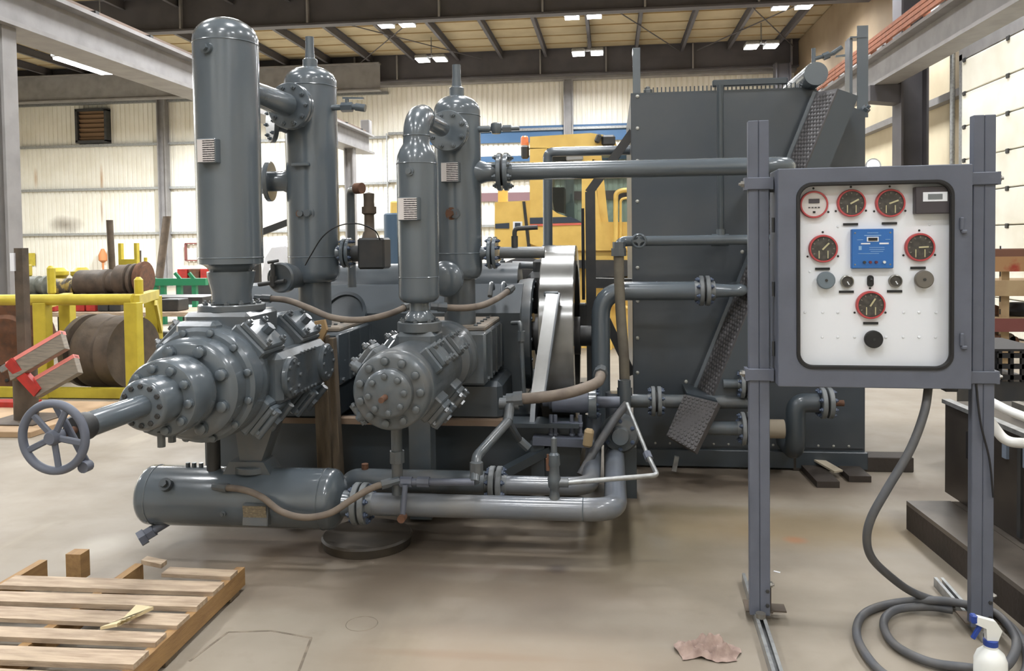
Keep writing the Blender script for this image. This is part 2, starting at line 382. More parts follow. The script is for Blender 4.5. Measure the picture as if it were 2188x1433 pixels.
# corrugated end wall, its ribs in one sheet
def corrugated(x0, x1, z0, z1, y, pitch=.19, d=.035):
    b = MB(); x = x0; k = 0; pts = []
    while x < x1:
        pts += [(x, y), (x + pitch * .62, y), (x + pitch * .72, y + d), (x + pitch * .9, y + d)]; x += pitch
    pts.append((x1, y))
    vs = [V((p[0], p[1], z)) for p in pts for z in (z0, z1)]
    return b.add(vs, [(2 * i, 2 * i + 2, 2 * i + 3, 2 * i + 1) for i in range(len(pts) - 1)])
def stained(base, marks):
    m = base.copy(); m.name = base.name + '_stained'; nt = m.node_tree; L = nt.links.new; b = nt.nodes['Principled BSDF']
    cur = b.inputs['Base Color'].links[0].from_socket
    tc = nt.nodes.new('ShaderNodeTexCoord'); n = nt.nodes.new('ShaderNodeTexNoise'); n.inputs['Scale'].default_value = 1.5; n.inputs['Detail'].default_value = 5; L(tc.outputs['Object'], n.inputs['Vector'])
    for cx, cz, rx, rz, col, am in marks:
        mp = nt.nodes.new('ShaderNodeMapping'); mp.inputs['Location'].default_value = (-cx / rx, 0, -cz / rz); mp.inputs['Scale'].default_value = (1 / rx, 0, 1 / rz)
        ln = nt.nodes.new('ShaderNodeVectorMath'); ln.operation = 'LENGTH'; L(tc.outputs['Object'], mp.inputs[0]); L(mp.outputs[0], ln.inputs[0])
        a = nt.nodes.new('ShaderNodeMath'); a.operation = 'ADD'; L(ln.outputs['Value'], a.inputs[0]); L(n.outputs[0], a.inputs[1])
        r = nt.nodes.new('ShaderNodeMapRange'); r.inputs[1].default_value = 1.5; r.inputs[2].default_value = .5; r.inputs[4].default_value = am; L(a.outputs[0], r.inputs[0])
        x = nt.nodes.new('ShaderNodeMix'); x.data_type = 'RGBA'; x.inputs[7].default_value = lin(col); L(r.outputs[0], x.inputs[0]); L(cur, x.inputs[6]); cur = x.outputs[2]
    L(cur, b.inputs['Base Color']); return m
mk = []
for px, py, rx, ry, col, am in ((140, 480, 45, 22, (96, 78, 58), .75), (76, 380, 5, 26, (176, 132, 80), .7), (217, 385, 5, 42, (176, 132, 80), .8), (217, 450, 4, 30, (150, 104, 60), .8), (130, 590, 60, 14, (196, 180, 150), .4)):
    q = A(px, py, YB); e = S(q); mk.append((q.x, q.z, rx * e, ry * e, col, am))
wb = corrugated(XL, XR, 0, ZC, YB).box(((XL + XR) / 2, YB + .12, ZC / 2), (XR - XL, .1, ZC)).build('wall_back', stained(CREAM, mk), kind='structure')
MB().box((XL - .05, (YF + YB) / 2, ZC / 2), (.1, YB - YF, ZC)).build('wall_left', CREAM, kind='structure')
MB().box(((XL + XR) / 2, YF - .05, ZC / 2), (XR - XL, .1, ZC)).build('wall_front', CREAM, kind='structure')
wr = MB().box((XR + .05, (YF + YB) / 2, ZC / 2), (.1, YB - YF, ZC)).build('wall_right', WALL_T, kind='structure')
ceil = MB().box(((XL + XR) / 2, (YF + YB) / 2, ZC + .05), (XR - XL, YB - YF, .1)).build('ceiling', TAN, kind='structure')
# girts of the end wall: the left bay's and the main bay's lines, as in the photo
for py in (312, 405, 500, 222):
    z = A(200, py, YB).z
    MB().box(((XL - 8.2) / 2, YB - .09, z), (XL * -1 - 8.2, .16, .09)).build('girt', GALV, wb)
for py in (287, 388, 486):
    z = A(810, py, YB).z
    MB().box(((-8.2 + XR) / 2, YB - .09, z), (XR + 8.2, .16, .09)).build('girt', GALV, wb)
for px, w in ((357, .34), (1217, .34)):
    x = A(px, 400, YB).x
    MB().ibeam((x, YB - .2, 0), (x, YB - .2, 7.5), .3, .34, .04, .04, (1, 0, 0)).build('wall_post', BEAM, wb)
# conduits running down the end wall
for px, y0, y1 in ((826, 285, 600), (884, 390, 520)):
    p = A(px, y0, YB - .2); q = A(px, y1, YB - .2)
    MB().cyl((p.x, p.y, p.z), (p.x, p.y, max(q.z, .05)), .025, n=8).build('conduit', GALV, wb)
# blue bands of the main bay's end wall
for y0, y1 in ((276, 310), (338, 350)):
    a = A(905, y0, YB - .05); b_ = A(905, y1, YB - .05)
    MB().box(((a.x + XR) / 2, YB - .06, (a.z + b_.z) / 2), (XR - a.x, .06, a.z - b_.z)).build('trim_1', BLUE, kind='structure')
a = A(905, 415, YB - .05); b_ = A(905, 433, YB - .05)
MB().box(((a.x + XR) / 2, YB - .06, (a.z + b_.z) / 2), (XR - a.x, .06, a.z - b_.z)).build('trim_2', mat('maroon_band', (120, 92, 96), .6), kind='structure')
# brown louvre high on the end wall
a = A(165, 236, YB - .2); c = A(229, 302, YB - .2)
lv = thing('wall_vent', 'brown louvred vent high on the cream end wall', 'vent', ((a.x + c.x) / 2, YB - .15, c.z))
w_, h_ = c.x - a.x, a.z - c.z; mx = (a.x + c.x) / 2; BRN = mat('brown_louvre', (112, 86, 60), .7)
fr = MB()
for dz in (0, h_): fr.box((mx, YB - .15, c.z + dz), (w_ + .1, .3, .1))
for sx in (-1, 1): fr.box((mx + sx * w_ / 2, YB - .15, c.z + h_ / 2), (.1, .3, h_))
fr.build('vent_frame', DARK, lv)
for i in range(7):
    MB().box((mx, YB - .14, c.z + h_ * (i + .5) / 7), (w_ - .08, .02, h_ / 7 * 1.2), Matrix.Rotation(.6, 3, 'X')).build('louvre', BRN, lv)
# rafters, purlins
for k, y in enumerate((29.3, 21.4, 13.6, 5.8, -2.0)):
    rf = MB().ibeam((XL, y, 7.9), (XR, y, 7.9), .3, .98, .05, .04).build('rafter', BEAM_D, ceil)
    if k < 2:
        for px in ((390, 660, 940, 1160, 1378, 1620, 1845) if k == 1 else (760, 850, 1155, 1295, 1480, 1690)):
            x = A(px, 30 if k else 140, y).x
            MB().box((x, y - .09, 7.9), (.05, .12, .86)).build('stiffener', BEAM, rf)
for i in range(-16, 5):
    x = i * 1.58 + .92
    if XL < x < XR: MB().ibeam((x, YF, ZC - .14), (x, YB, ZC - .14), .1, .26, .02, .03).build('purlin', BEAM_D, ceil)
for i in range(16):
    y = 13.0 + i * 1.1
    MB().box(((XL + XR) / 2, y, ZC - .012), (XR - XL, .05, .024)).build('seam_strip', mat('insulation_seam', (158, 136, 98), .8) if i == 0 else bpy.data.materials['insulation_seam'], ceil)
for xa, ya, xb, yb in ((3.0, 21.6, 6.2, 29), (6.2, 21.6, 3.0, 29), (-9, 21.6, -4.5, 29), (-4.5, 21.6, -9, 29), (-.6, 21.6, 2.4, 29)):
    MB().cyl((xa, ya, ZC - .3), (xb, yb, ZC - .3), .018, n=6).build('brace_rod', BEAM_D, ceil)
# end wall head beam and haunches
MB().box(((XL + XR) / 2, YB - .25, 7.42), (XR - XL, .4, .16)).build('eave_strut', BEAM, wb)
# crane runways
ZBm = 4.48
def runway(x, y0, y1, name):
    b = MB().ibeam((x, y0, ZBm + .31), (x, y1, ZBm + .31), .42, .62, .06, .05).build(name, BEAM, kind='structure')
    MB().box((x, (y0 + y1) / 2, ZBm + .68), (.07, y1 - y0, .12)).build('crane_rail', mat('rail_iron_' + name, (110, 92, 80), .6), b)
    y = y0 + .8
    while y < y1:
        MB().box((x + (.08 if x < 0 else -.08), y, ZBm + .66), (.1, .09, .08)).build('rail_clip', DARK, b)
        y += 1.5
    return b
rl = runway(-7.9, YF, 26.3, 'runway_beam_left'); rr = runway(5.24, YF, 28.8, 'runway_beam_right')
for k in range(3):  # conductor bars along the right-hand runway
    MB().beam((5.0, 4, ZBm + .68 + k * .085), (5.0, 28.8, ZBm + .68 + k * .085), .05, .07).build('conductor_bar', TRACKRED, rr)
for i in range(26):
    MB().box((5.07, 5 + i * .9, ZBm + .76), (.1, .05, .28)).build('bar_bracket', TRACKRED, rr)
MB().box((-7.9, 26.1, ZBm + .86), (.3, .3, .45), ch=.02).build('end_stop', BEAM, rl)
MB().box((-8.2, 9.6, ZBm + .03), (.24, 33.2, .06)).build('walk_plate', BEAM, rl)
# columns of the main bay
def column(x, y, h, w=.36, d=.42, name='steel_column', m=BEAM):
    c = MB().ibeam((x, y, 0), (x, y, h), w, d, .04, .04, (1, 0, 0)).build(name, m, kind='structure')
    MB().box((x, y, .02), (w + .16, d + .16, .04)).build('base_plate', m, c); return c
for y in (9.95, 24.5): column(-7.95, y, ZBm, .26, .3)
for y in (16.7, 28.6):
    c = column(5.75, y, 7.4, .5, .5, m=BEAM_D)
    MB().prism([(5.5, y - .2, ZBm - .005), (4.95, y - .2, ZBm - .005), (4.95, y - .2, ZBm - .3), (5.5, y - .2, ZBm - .36)], (0, .4, 0)).build('bracket', BEAM_D, c)
# brackets between the column row and the left runway
# low ceiling edge beam of the left bay
z3 = A(200, 216, 28.9).z + .5
MB().ibeam((XL, 28.9, z3), (-8.2, 28.9, z3), .3, 1.0, .05, .04).build('trim_3', BEAM, kind='structure')
# girts on the right wall, conduits beside the big door
for z in (2.35, 4.2, 6.0):
    MB().box((XR - .1, 22, z), (.18, 15, .14)).build('girt', BEAM, wr)
for y in (yD + .35, yD + .85):
    MB().cyl((6.2, y, .05), (6.2, y, 5.0), .045, n=10).build('conduit', GALV, wr)
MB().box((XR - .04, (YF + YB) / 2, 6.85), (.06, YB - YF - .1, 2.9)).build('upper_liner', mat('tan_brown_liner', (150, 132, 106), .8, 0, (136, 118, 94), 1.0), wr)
# the big sectional door in the right wall: each panel its own piece
dr = thing('door_1', 'x', 'door', (6.05, 8, 0)); dr['kind'] = 'structure'
del dr['label']; del dr['category']
for i in range(8):
    z = .03 + i * .57
    p = MB().box((6.05, yM, z + .28), (.06, yD - 2.8, .555), ch=.012).build('panel', CREAM_R, dr)
    for k in range(7): MB().box((6.01, yD - .12 - k * 1.55, z + .55), (.03, .09, .075), ch=.01).build('hinge', DARK, p)
MB().box((6.08, yM, 4.75), (.1, yD - 2.5, .3)).build('head_track', BEAM, dr)
for y in (2.7, yD + .08): MB().box((6.08, y, 2.35), (.1, .12, 4.7)).build('side_track', GALV, dr)

# ------------------------------------------------------------------ lamps
def lamp(x, y, z=7.55, grp='twin high bay lamps on the ceiling', label='twin high bay lamp hung overhead, nearer than the dark rafter', power=170):
    t = thing('high_bay_lamp', label, 'lamp', (x, y, z), grp)
    for s in (-1, 1):
        h = MB().box((x + s * .3, y, z + .06), (.42, .62, .12), ch=.03).build('lamp_housing', GALV, t)
        MB().box((x + s * .3, y, z - .012), (.38, .56, .02)).build('lens', LAMP, h)
    MB().box((x, y, z + .1), (.2, .1, .06)).build('crossbar', GALV, t)
    MB().cyl((x, y, z + .1), (x, y, ZC - .02), .02, n=6).build('hanger', GALV, t)
    l = bpy.data.lights.new('lamp_light', 'AREA'); l.shape = 'RECTANGLE'; l.size = 1.0; l.size_y = .6; l.energy = power; l.spread = 2.75 if x > -9 else 3.1; l.color = (.96, .985, 1.0)
    o = bpy.data.objects.new('lamp_light', l); COL.objects.link(o); o.parent = t; o.location = (0, 0, -.05)
XS = (('vessels', -5.85), ('loader', -.7), ('cooler', 4.75))
for nm, x in XS:
    for k, y in enumerate((26.8, 22.3)):
        lamp(x, y, 7.6, None, {'vessels': 'twin lamp above the tall vessels, ', 'loader': 'twin lamp above the yellow loader, ', 'cooler': 'twin lamp above the cooler, '}[nm] + ('lower one near the end wall' if k == 0 else 'upper one beside the rafter'), 230 if x > 3 else 360)
for nm, x in XS:
    for y, w in ((17.5, 330), (12.9, 240), (8.2, 150), (3.6, 115), (-1.0, 135), (-4.8, 140)):
        lamp(x, y, power=w * (.7 if x > 3 and y > 10 else 1))
for x, y in ((-12.7, 25.2), (-13.5, 13.5), (-19.5, 18), (-13, 6)): lamp(x, y, 6.3, 'added unseen lamps over the side bay', 'unseen twin lamp added to brighten the side bay beyond the runway', 350 if y < 14 else 1450 if y > 20 else 2200)  # unseen lamps added to brighten the side bay and its end wall
# one long tube lamp seen below the runway beam
p0 = A(180, 139, 16.5)
t = thing('tube_lamp', 'bright strip lamp seen below the crane beam behind the tallest vessel', 'lamp', p0)
MB().box(p0 + V((0, 0, .05)), (.34, 1.7, .1), ch=.02).build('lamp_housing', GALV, t)
MB().box(p0 + V((0, 0, -.02)), (.28, 1.6, .05)).build('lens', LAMP, t)
l = bpy.data.lights.new('lamp_light', 'AREA'); l.shape = 'RECTANGLE'; l.size = .3; l.size_y = 1.6; l.energy = 150
o = bpy.data.objects.new('lamp_light', l); COL.objects.link(o); o.parent = t; o.location = (0, 0, -.07)
for s in (-1, 1): MB().cyl(p0 + V((0, s * .6, .1)), V((p0.x, p0.y + s * .6, ZC)), .012, n=6).build('hanger', GALV, t)
# ------------------------------------------------------------------ compressor
X1, X2, ZA = -1.92, -.97, .94
NY = V((0, -1, 0)); UP = V((0, 0, 1)); EX = V((1, 0, 0)); YY = V((0, 1, 0))
def nameplate(parent, c, yaw, w, h, z, r, m=PLATE):
    """a printed plate on a stand-off box against a vessel of radius r standing at c; yaw from -y towards -x"""
    d = V((-math.sin(yaw), -math.cos(yaw), 0)); x = V((math.cos(yaw), -math.sin(yaw), 0)); p = V((c[0], c[1], z)) + d * (r + .012)
    b = MB(); b.box(p, (w, .05, h), Matrix((x, -d, UP)).transposed(), .004); o = b.build('nameplate_bracket', PAINT, parent)
    q = p + d * .0265
    pl = MB(); pl.quad([q - x * w * .46 - UP * h * .46, q + x * w * .46 - UP * h * .46, q + x * w * .46 + UP * h * .46, q - x * w * .46 + UP * h * .46])
    n = pl.build('nameplate', m, o); n['label'] = 'pale printed nameplate'
def dome(z0, z1, r, k=8, up=True):
    return [(z0 + (z1 - z0) * math.sin(PI / 2 * i / k), r * math.cos(PI / 2 * i / k)) for i in range(k + 1)]
def plug(parent, p, d, r, m=PAINT, name='plug'):
    p = V(p); d = V(d).normalized()
    b = MB(); b.cyl(p - d * r, p + d * r * .7, r * 1.25, n=16); b.cyl(p + d * r * .7, p + d * r * 1.5, r * .75, n=6, flat=True); b.build(name, m, parent)

# ---- tall vessel over the big cylinder
c = V((X1, 3.96, 0)); r = .160
t = thing('tall_pulsation_bottle', 'tallest grey vertical vessel, standing on the large cylinder behind the handwheel', 'pressure vessel', (X1, 3.96, 1.26))
MB().lathe(c, UP, [(1.43, .0), (1.43, .1)] + [(1.44 + .06 * math.sin(PI / 2 * i / 6), .1 + .06 * (1 - math.cos(PI / 2 * i / 6))) for i in range(7)][1:] + dome(2.62, 2.735, r), 48).build('shell', PAINT, t)
for z in (2.6, 1.53): MB().torus(c + UP * z, UP, r - .001, .004, 48, 6).build('weld_seam', PAINT, t)
MB().lathe(c, UP, [(1.30, .098), (1.36, .098), (1.44, .118), (1.46, .118), (1.46, 0)], 36).build('neck', PAINT, t)
f = MB().disc(c + UP * 1.262, UP, .165, .034, 40).build('flange', PAINT_D, t)
bolt_ring(f, c + UP * 1.296, UP, .132, 12, .014, PAINT_D, 'stud')
nameplate(t, c, .09, .10, .118, AX(450, 322, X1).z, r)
a = A(448, 107, 3.85); plug(t, (c.x - r * .12, c.y - r * .99, a.z), (-.12, -.99, 0), .024)

# ---- scrubbers behind (both kinds share a builder)
def scrubber(name, label, c, r, ztop, zbot, rsk, zsk):
    t = thing(name, label, 'pressure vessel', (c.x, c.y, zsk))
    MB().lathe(c, UP, [(zbot, rsk * .9)] + [(zbot + .07 - .07 * math.cos(PI / 2 * i / 5), rsk + (r - rsk) * math.sin(PI / 2 * i / 5)) for i in range(6)] + dome(ztop - .1, ztop, r), 48).build('shell', PAINT, t)
    MB().torus(c + UP * (ztop - .13), UP, r - .001, .004, 48, 6).build('weld_seam', PAINT, t)
    MB().torus(c + UP * (zbot + .16), UP, r - .001, .004, 48, 6).build('weld_seam', PAINT, t)
    MB().cyl(c + UP * zsk, c + UP * (zbot + .03), rsk, n=36).build('skirt', PAINT_D, t)
    MB().lathe(c + UP * (ztop - .02), UP, [(0, .045), (.06, .045), (.07, .03), (.13, .026), (.2, .026), (.2, 0)], 16).build('top_nozzle', PAINT, t)
    return t
def nozzle(t, p, d, r, L, fr, n=8, m=PAINT, pair=True, size=.012):
    """neck out of a shell from p along d, with a weld flare and a bolted flange"""
    d = V(d).normalized(); p = V(p)
    MB().lathe(p, d, [(-.05, r * 1.5), (.0, r * 1.25), (.03, r), (L, r), (L, 0)], 28).build('nozzle', m, t)
    if pair: flange_pair(t, p + d * (L + .025), d, fr, m, PAINT_B, n=n, size=size)
    else:
        f = MB().disc(p + d * L, d, fr, .03, 36).build('flange', m, t); bolt_ring(f, p + d * (L + .03), d, fr * .78, n, size, m, 'stud')
cB = V((A(668, 400, 4.9).x, 4.9, 0)); rB = .158; cC = V((A(979, 400, 4.9).x, 4.9, 0)); rC = .14
zt = A(668, 142, 4.9).z
tB = scrubber('scrubber_vessel', 'grey vertical scrubber directly behind the tallest vessel, joined by a sloping crossover', cB, rB, zt, A(668, 603, 4.9).z, .10, .95)
nameB = A(645, 352, 4.75)
MB().box((nameB.x, cB.y - rB - .012, nameB.z), (.11, .03, .02), ch=.004).build('clip_bar', PAINT, tB)
pz = A(600, 388, 4.9); nozzle(tB, (cB.x - rB + .01, cB.y - .02, pz.z), (-1, -.12, 0), .062, .1, .125, pair=False, size=.013)
pz = A(608, 262, 4.9); nozzle(tB, (cB.x - rB * .8, cB.y - .08, pz.z - .02), (-.75, -.55, 0), .05, .07, .12, pair=False)
for px, py, m, q in ((640, 456, RUST, .026), (655, 455, PAINT_D, .03)):
    p = A(px, py, 4.72); plug(tB, p + V((0, .05, 0)), (-.45 if m is RUST else .1, -1, 0), q, m)
    MB().cyl(p + V((0, .1, 0)), p, q * .7, n=12).build('sight_tube', PAINT_D, tB)
p = A(720, 232, 4.9)   # small gas valve with lever
vb = MB(); vb.cyl((cB.x + rB - .02, 4.86, p.z), (cB.x + rB + .14, 4.86, p.z), .018, n=12); vb.cyl((cB.x + rB + .05, 4.86, p.z), (cB.x + rB + .12, 4.86, p.z), .03, n=6, flat=True)
vb.cyl((cB.x + rB + .085, 4.86, p.z), (cB.x + rB + .085, 4.86, p.z + .05), .012, n=8); vb.beam((cB.x + rB + .06, 4.86, p.z + .055), (cB.x + rB + .19, 4.86, p.z + .05), .02, .012)
vb.cyl((cB.x + rB + .14, 4.86, p.z), (cB.x + rB + .2, 4.86, p.z - .01), .024, n=10); vb.build('drain_valve', PAINT, tB)
p = A(622, 592, 4.7)   # round blank nozzle that faces the viewer
MB().lathe((p.x, cB.y - .05, p.z), (-.18, -1, 0), [(0, .07), (.17, .07), (.17, .085), (.175, .09), (.22, .09), (.23, .08), (.22, .06), (.215, 0)], 36).build('inspection_nozzle', PAINT_D, tB)
bt = tB.children[-1]
p = A(583, 575, 4.62)
vb = MB(); vb.cyl((p.x, p.y, p.z - .09), (p.x, p.y, p.z + .03), .014, n=10); vb.cyl((p.x - .03, p.y, p.z + .04), (p.x + .035, p.y, p.z + .05), .009, n=8); vb.cyl((p.x, p.y, p.z), (p.x, p.y, p.z + .05), .008, n=8)
vb.cyl((p.x - .09, p.y, p.z - .09), (p.x + .07, p.y, p.z - .07), .013, n=10); vb.cyl((p.x + .07, p.y, p.z - .07), (cB.x - rB * .6, cB.y - .05, p.z - .07), .013, n=10); vb.lathe((p.x, p.y, p.z - .1), UP, [(0, .02), (.06, .024), (.06, 0)], 6, True); vb.build('tee_valve', DARK, tB)
pz = A(740, 540, 4.9)
nozzle(tB, (cB.x + rB - .02, 4.9, pz.z), EX, .045, .05, .092, pair=True)
# controller valve on that flange
p = A(800, 541, 4.9); s = S(p)
t = thing('liquid_dump_valve', 'dark level control box with upright actuator beside the rear scrubber', 'valve', (p.x, p.y, p.z))
MB().cyl((cB.x + rB + .09, 4.9, p.z), (p.x - 24 * s, 4.9, p.z), .05, n=20).build('inlet', DARK, t)
MB().box((p.x, 4.9, p.z), (58 * s, .16, 66 * s), ch=.012).build('control_box', DARK, t)
q = A(789, 470, 4.9)
b = MB(); b.lathe((q.x, 4.9, p.z + 30 * s), UP, [(0, .05), (.04, .04), (.05, .032), (.15, .03), (.16, .045), (.2, .045), (.2, .034), (.23, .032), (.28, .034), (.29, 0)], 16); b.build('actuator', RUSTY_IRON, t)
# brown elbowed vent behind
p = A(750, 480, 5.3); q = A(750, 405, 5.3); w = A(776, 405, 5.3)
t = thing('vent_riser', 'grey riser with rust coloured elbow behind the dark control box', 'pipe', (p.x, 5.3, 1.35))
MB().tube(fil([(p.x, 5.3, 1.3), (p.x, 5.3, q.z), (w.x, 5.2, q.z)], .05), .028).build('riser', PAINT_D, t)
MB().cyl((w.x - .02, 5.205, q.z), (w.x + .03, 5.18, q.z), .036, n=16).build('cap', RUST, t)
# ---- crossover from the tall vessel to the scrubber
z = 2.40; a = V((X1, 3.96, z)); b_ = V((cB.x, cB.y, z)); d = (b_ - a).normalized()
t = thing('crossover_pipe', 'thick grey crossover pipe with a bolted flange joining the two tallest vessels', 'pipe', a + d * .15)
MB().lathe(a, d, [(.13, .085), (.16, .068), (.62, .068), (.62, 0)], 28).build('pipe', PAINT, t)
flange_pair(t, a + d * .68, d, .135, PAINT, PAINT, t=.026, n=10, size=.015)
MB().cyl(a + d * .70, b_ - d * (rB - .02), .072, n=28).build('weld_neck', PAINT, t)

# ---- short vessel over the small cylinder, with its gooseneck
c2 = V((X2, 4.06, 0)); r2 = .103
t = thing('short_pulsation_bottle', 'shorter grey vertical vessel with gooseneck top, standing on the small cylinder', 'pressure vessel', (X2, 4.06, 1.12))
MB().lathe(c2, UP, [(1.29, .06)] + [(1.33 - .04 * math.cos(PI / 2 * i / 5), .06 + (r2 - .06) * math.sin(PI / 2 * i / 5)) for i in range(6)] + [(1.99, r2), (2.03, .098), (2.065, .084), (2.09, .068), (2.14, .066)], 44).build('shell', PAINT, t)
for z in (1.99, 1.42): MB().torus(c2 + UP * z, UP, r2 - .001, .0035, 44, 6).build('weld_seam', PAINT, t)
MB().lathe(c2, UP, [(1.19, .055), (1.25, .05), (1.3, .05)], 28).build('neck', PAINT, t)
MB().lathe(c2 + UP * 1.2, UP, [(0, .075), (.02, .075), (.05, .052)], 28).build('weld_flare', PAINT, t)
f = MB().disc(c2 + UP * 1.145, UP, .112, .05, 36).build('flange', PAINT_D, t); bolt_ring(f, c2 + UP * 1.195, UP, .092, 8, .012, PAINT_D, 'stud')
nameplate(t, c2, .12, .105, .115, AX(880, 446, X2).z, r2)
p = AX(880, 366, X2); plug(t, (c2.x - r2 * .1, c2.y - r2 * .99, p.z), (-.1, -.99, 0), .017)
# gooseneck
zg = 2.235; cCf = V((cC.x, cC.y, zg)); d2 = (cCf - V((X2, 4.06, zg))).normalized(); a2 = V((X2, 4.06, zg))
elb = [V((X2, 4.06, 2.13))]
for i in range(1, 10):
    u = PI / 2 * i / 9; elb.append(V((X2, 4.06, 2.13)) + d2 * .105 * (1 - math.cos(u)) + UP * .105 * math.sin(u))
t2 = thing('gooseneck_pipe', 'curved grey gooseneck pipe leading from the shorter vessel to its scrubber', 'pipe', (X2, 4.06, 2.13))
MB().tube(elb, .066, 24).build('elbow', PAINT, t2)
MB().cyl(elb[-1] - d2 * .005, elb[-1] + d2 * .37, .05, n=24).build('pipe', PAINT, t2)
for q in (elb[0], elb[-1]): MB().torus(q, UP if q is elb[0] else d2, .066, .004, 32, 6).build('weld_seam', PAINT, t2)
flange_pair(t2, cCf - d2 * (rC + .075), d2, .118, PAINT, PAINT, t=.024, n=8, size=.015)
MB().cyl(cCf - d2 * (rC + .06), cCf - d2 * (rC - .03), .06, n=24).build('weld_neck', PAINT, t2)
# ---- second scrubber
tC = scrubber('short_scrubber_vessel', 'grey vertical scrubber behind the gooseneck, with long pipe running to the cooler', cC, rC, A(979, 203, 4.9).z, A(979, 597, 4.9).z, .095, .95)
nameplate(tC, cC, .09, .11, .118, A(967, 368, 4.75).z, rC)
p = A(965, 456, 4.75); plug(tC, p + V((0, .03, 0)), (-.3, -1, 0), .03, RUST); MB().cyl(p + V((.02, .12, 0)), p + V((.02, 0, 0)), .03, n=14).build('sight_tube', PAINT_D, tC)
p = A(1060, 276, 4.9); xx = cC.x + rC
vb = MB(); vb.cyl((xx - .02, 4.88, p.z), (xx + .06, 4.88, p.z), .02, n=12); vb.lathe((xx + .1, 4.88, p.z), UP, [(-.03, 0), (-.03, .025), (0, .036), (.03, .032), (.036, .02), (.036, 0)], 12)
vb.cyl((xx + .02, 4.88, p.z), (xx + .24, 4.88, p.z), .014, n=10); vb.cyl((xx + .14, 4.88, p.z), (xx + .19, 4.88, p.z), .02, n=6, flat=True); vb.build('gas_valve', PAINT, tC)
p = A(966, 595, 4.72); MB().lathe((p.x, cC.y - .05, p.z), (-.2, -1, 0), [(0, .06), (.12, .06), (.13, .1), (.17, .105), (.19, .09), (.205, .05), (.205, 0)], 36).build('dished_nozzle', PAINT, tC)
zp = A(1080, 367, 4.9).z
MB().lathe((cC.x + rC - .03, 4.9, zp), EX, [(0, .085), (.03, .07), (.07, .058), (.1, .056), (.1, 0)], 28).build('nozzle', PAINT, tC)
xf = A(1075, 370, 4.9).x
# ---- long discharge pipe to the cooler
xe = A(1690, 350, 4.9).x
t = thing('cooler_inlet_pipe', 'long horizontal grey pipe running from the rear scrubber past the cooler front', 'pipe', (xf, 4.9, zp))
flange_pair(t, (xf, 4.9, zp), EX, .114, PAINT, PAINT, t=.028, gap=.012, n=8, size=.017, hub=.052)
ends = [V((xf + .05, 4.9, zp)), V((xe, 4.9, zp)), V((xe, 5.72, zp))]
MB().tube(fil(ends, .13), .052, 24).build('pipe', PAINT, t)
MB().cyl((xf - .1, 4.9, zp), (xf - .04, 4.9, zp), .056, n=24).build('weld_neck', PAINT, t)
# lower outlet of that scrubber, with a lever valve and stub
pz = A(1060, 540, 4.9)
nozzle(tC, (cC.x + rC - .02, 4.9, pz.z), EX, .04, .06, .098, pair=True)
t = thing('lever_valve', 'grey lever valve and stub pipe on the lower outlet of the rear scrubber', 'valve', (cC.x + rC + .14, 4.9, pz.z))
xx = cC.x + rC + .14
MB().cyl((xx - .03, 4.9, pz.z), (xx + .24, 4.9, pz.z), .035, n=18).build('stub', PAINT_D, t)
MB().cyl((xx + .06, 4.9, pz.z), (xx + .06, 4.9, pz.z + .1), .02, n=12).build('stem', DARK, t)
MB().tube(fil([(xx + .06, 4.9, pz.z + .09), (xx + .06, 4.9, pz.z + .145), (xx + .2, 4.9, pz.z + .15)], .03), .014, 8).build('lever', DARK, t)

# ---- cylinders
def valve_cover(cyl, axis_c, y, ang, R, w, L, cap=True, m=PAINT, jack=False):
    """bolted valve cover on a cylinder barrel: pad, cover block, four studs; ang from +x up"""
    d = V((math.cos(ang), 0, math.sin(ang))); x = V((-math.sin(ang), 0, math.cos(ang)))
    R3 = Matrix((x, YY, d)).transposed(); p = V((axis_c.x, y, axis_c.z)) + d * R
    b = MB(); b.box(p - d * .02, (w, L, .1), R3, .008); b.box(p + d * .042, (w * .86, L * .86, .03), R3, .006)
    o = b.build('valve_cover', m, cyl)
    for sx in (-1, 1):
        for sy in (-1, 1): bolt(o, p + d * .056 + x * sx * w * .33 + YY * sy * L * .33, d, .019, m, 'stud')
    if jack:
        MB().cyl(p + d * .05, p + d * .1, .026, n=6, flat=True).build('jack_screw', m, o)
        if math.sin(ang) < 0:
            for sy in (-1, 1): MB().cyl(p - x * w * .42 + d * .07 + YY * sy * L * .3, p + x * w * .42 + d * .07 + YY * sy * L * .3, .02, n=10).build('yoke_bar', m, o)
    return o
C1 = V((X1, 0, ZA))
t1 = thing('large_compressor_cylinder', 'large grey compressor cylinder with stacked bolted heads and a handwheel', 'compressor', (X1, 3.6, .62))
MB().lathe(C1, YY, [(3.60, .2), (3.60, .255), (3.615, .272), (3.74, .278), (3.78, .262), (4.30, .262), (4.42, .25), (4.58, .235), (4.6, .255), (4.68, .255), (4.7, .235), (4.78, .2), (4.78, 0)], 56).build('barrel', PAINT, t1)
# flat top deck that carries the tall vessel, cross flange behind
MB().box((X1, 3.96, 1.2), (.34, .36, .13), ch=.02).build('top_deck', PAINT_D, t1)
MB().box((X1 - .03, 3.68, 1.19), (.2, .1, .09), ch=.02).build('front_lug', PAINT, t1)
for a0, ys in ((.78, (3.84, 4.34)), (PI - .78, (3.84, 4.34)), (-.70, (3.86, 4.36)), (PI + .70, (3.86, 4.36))):
    for y in ys: valve_cover(t1, C1, y, a0, .265, .2, .26, m=PAINT if math.sin(a0) < 0 else PAINT_D, jack=True)
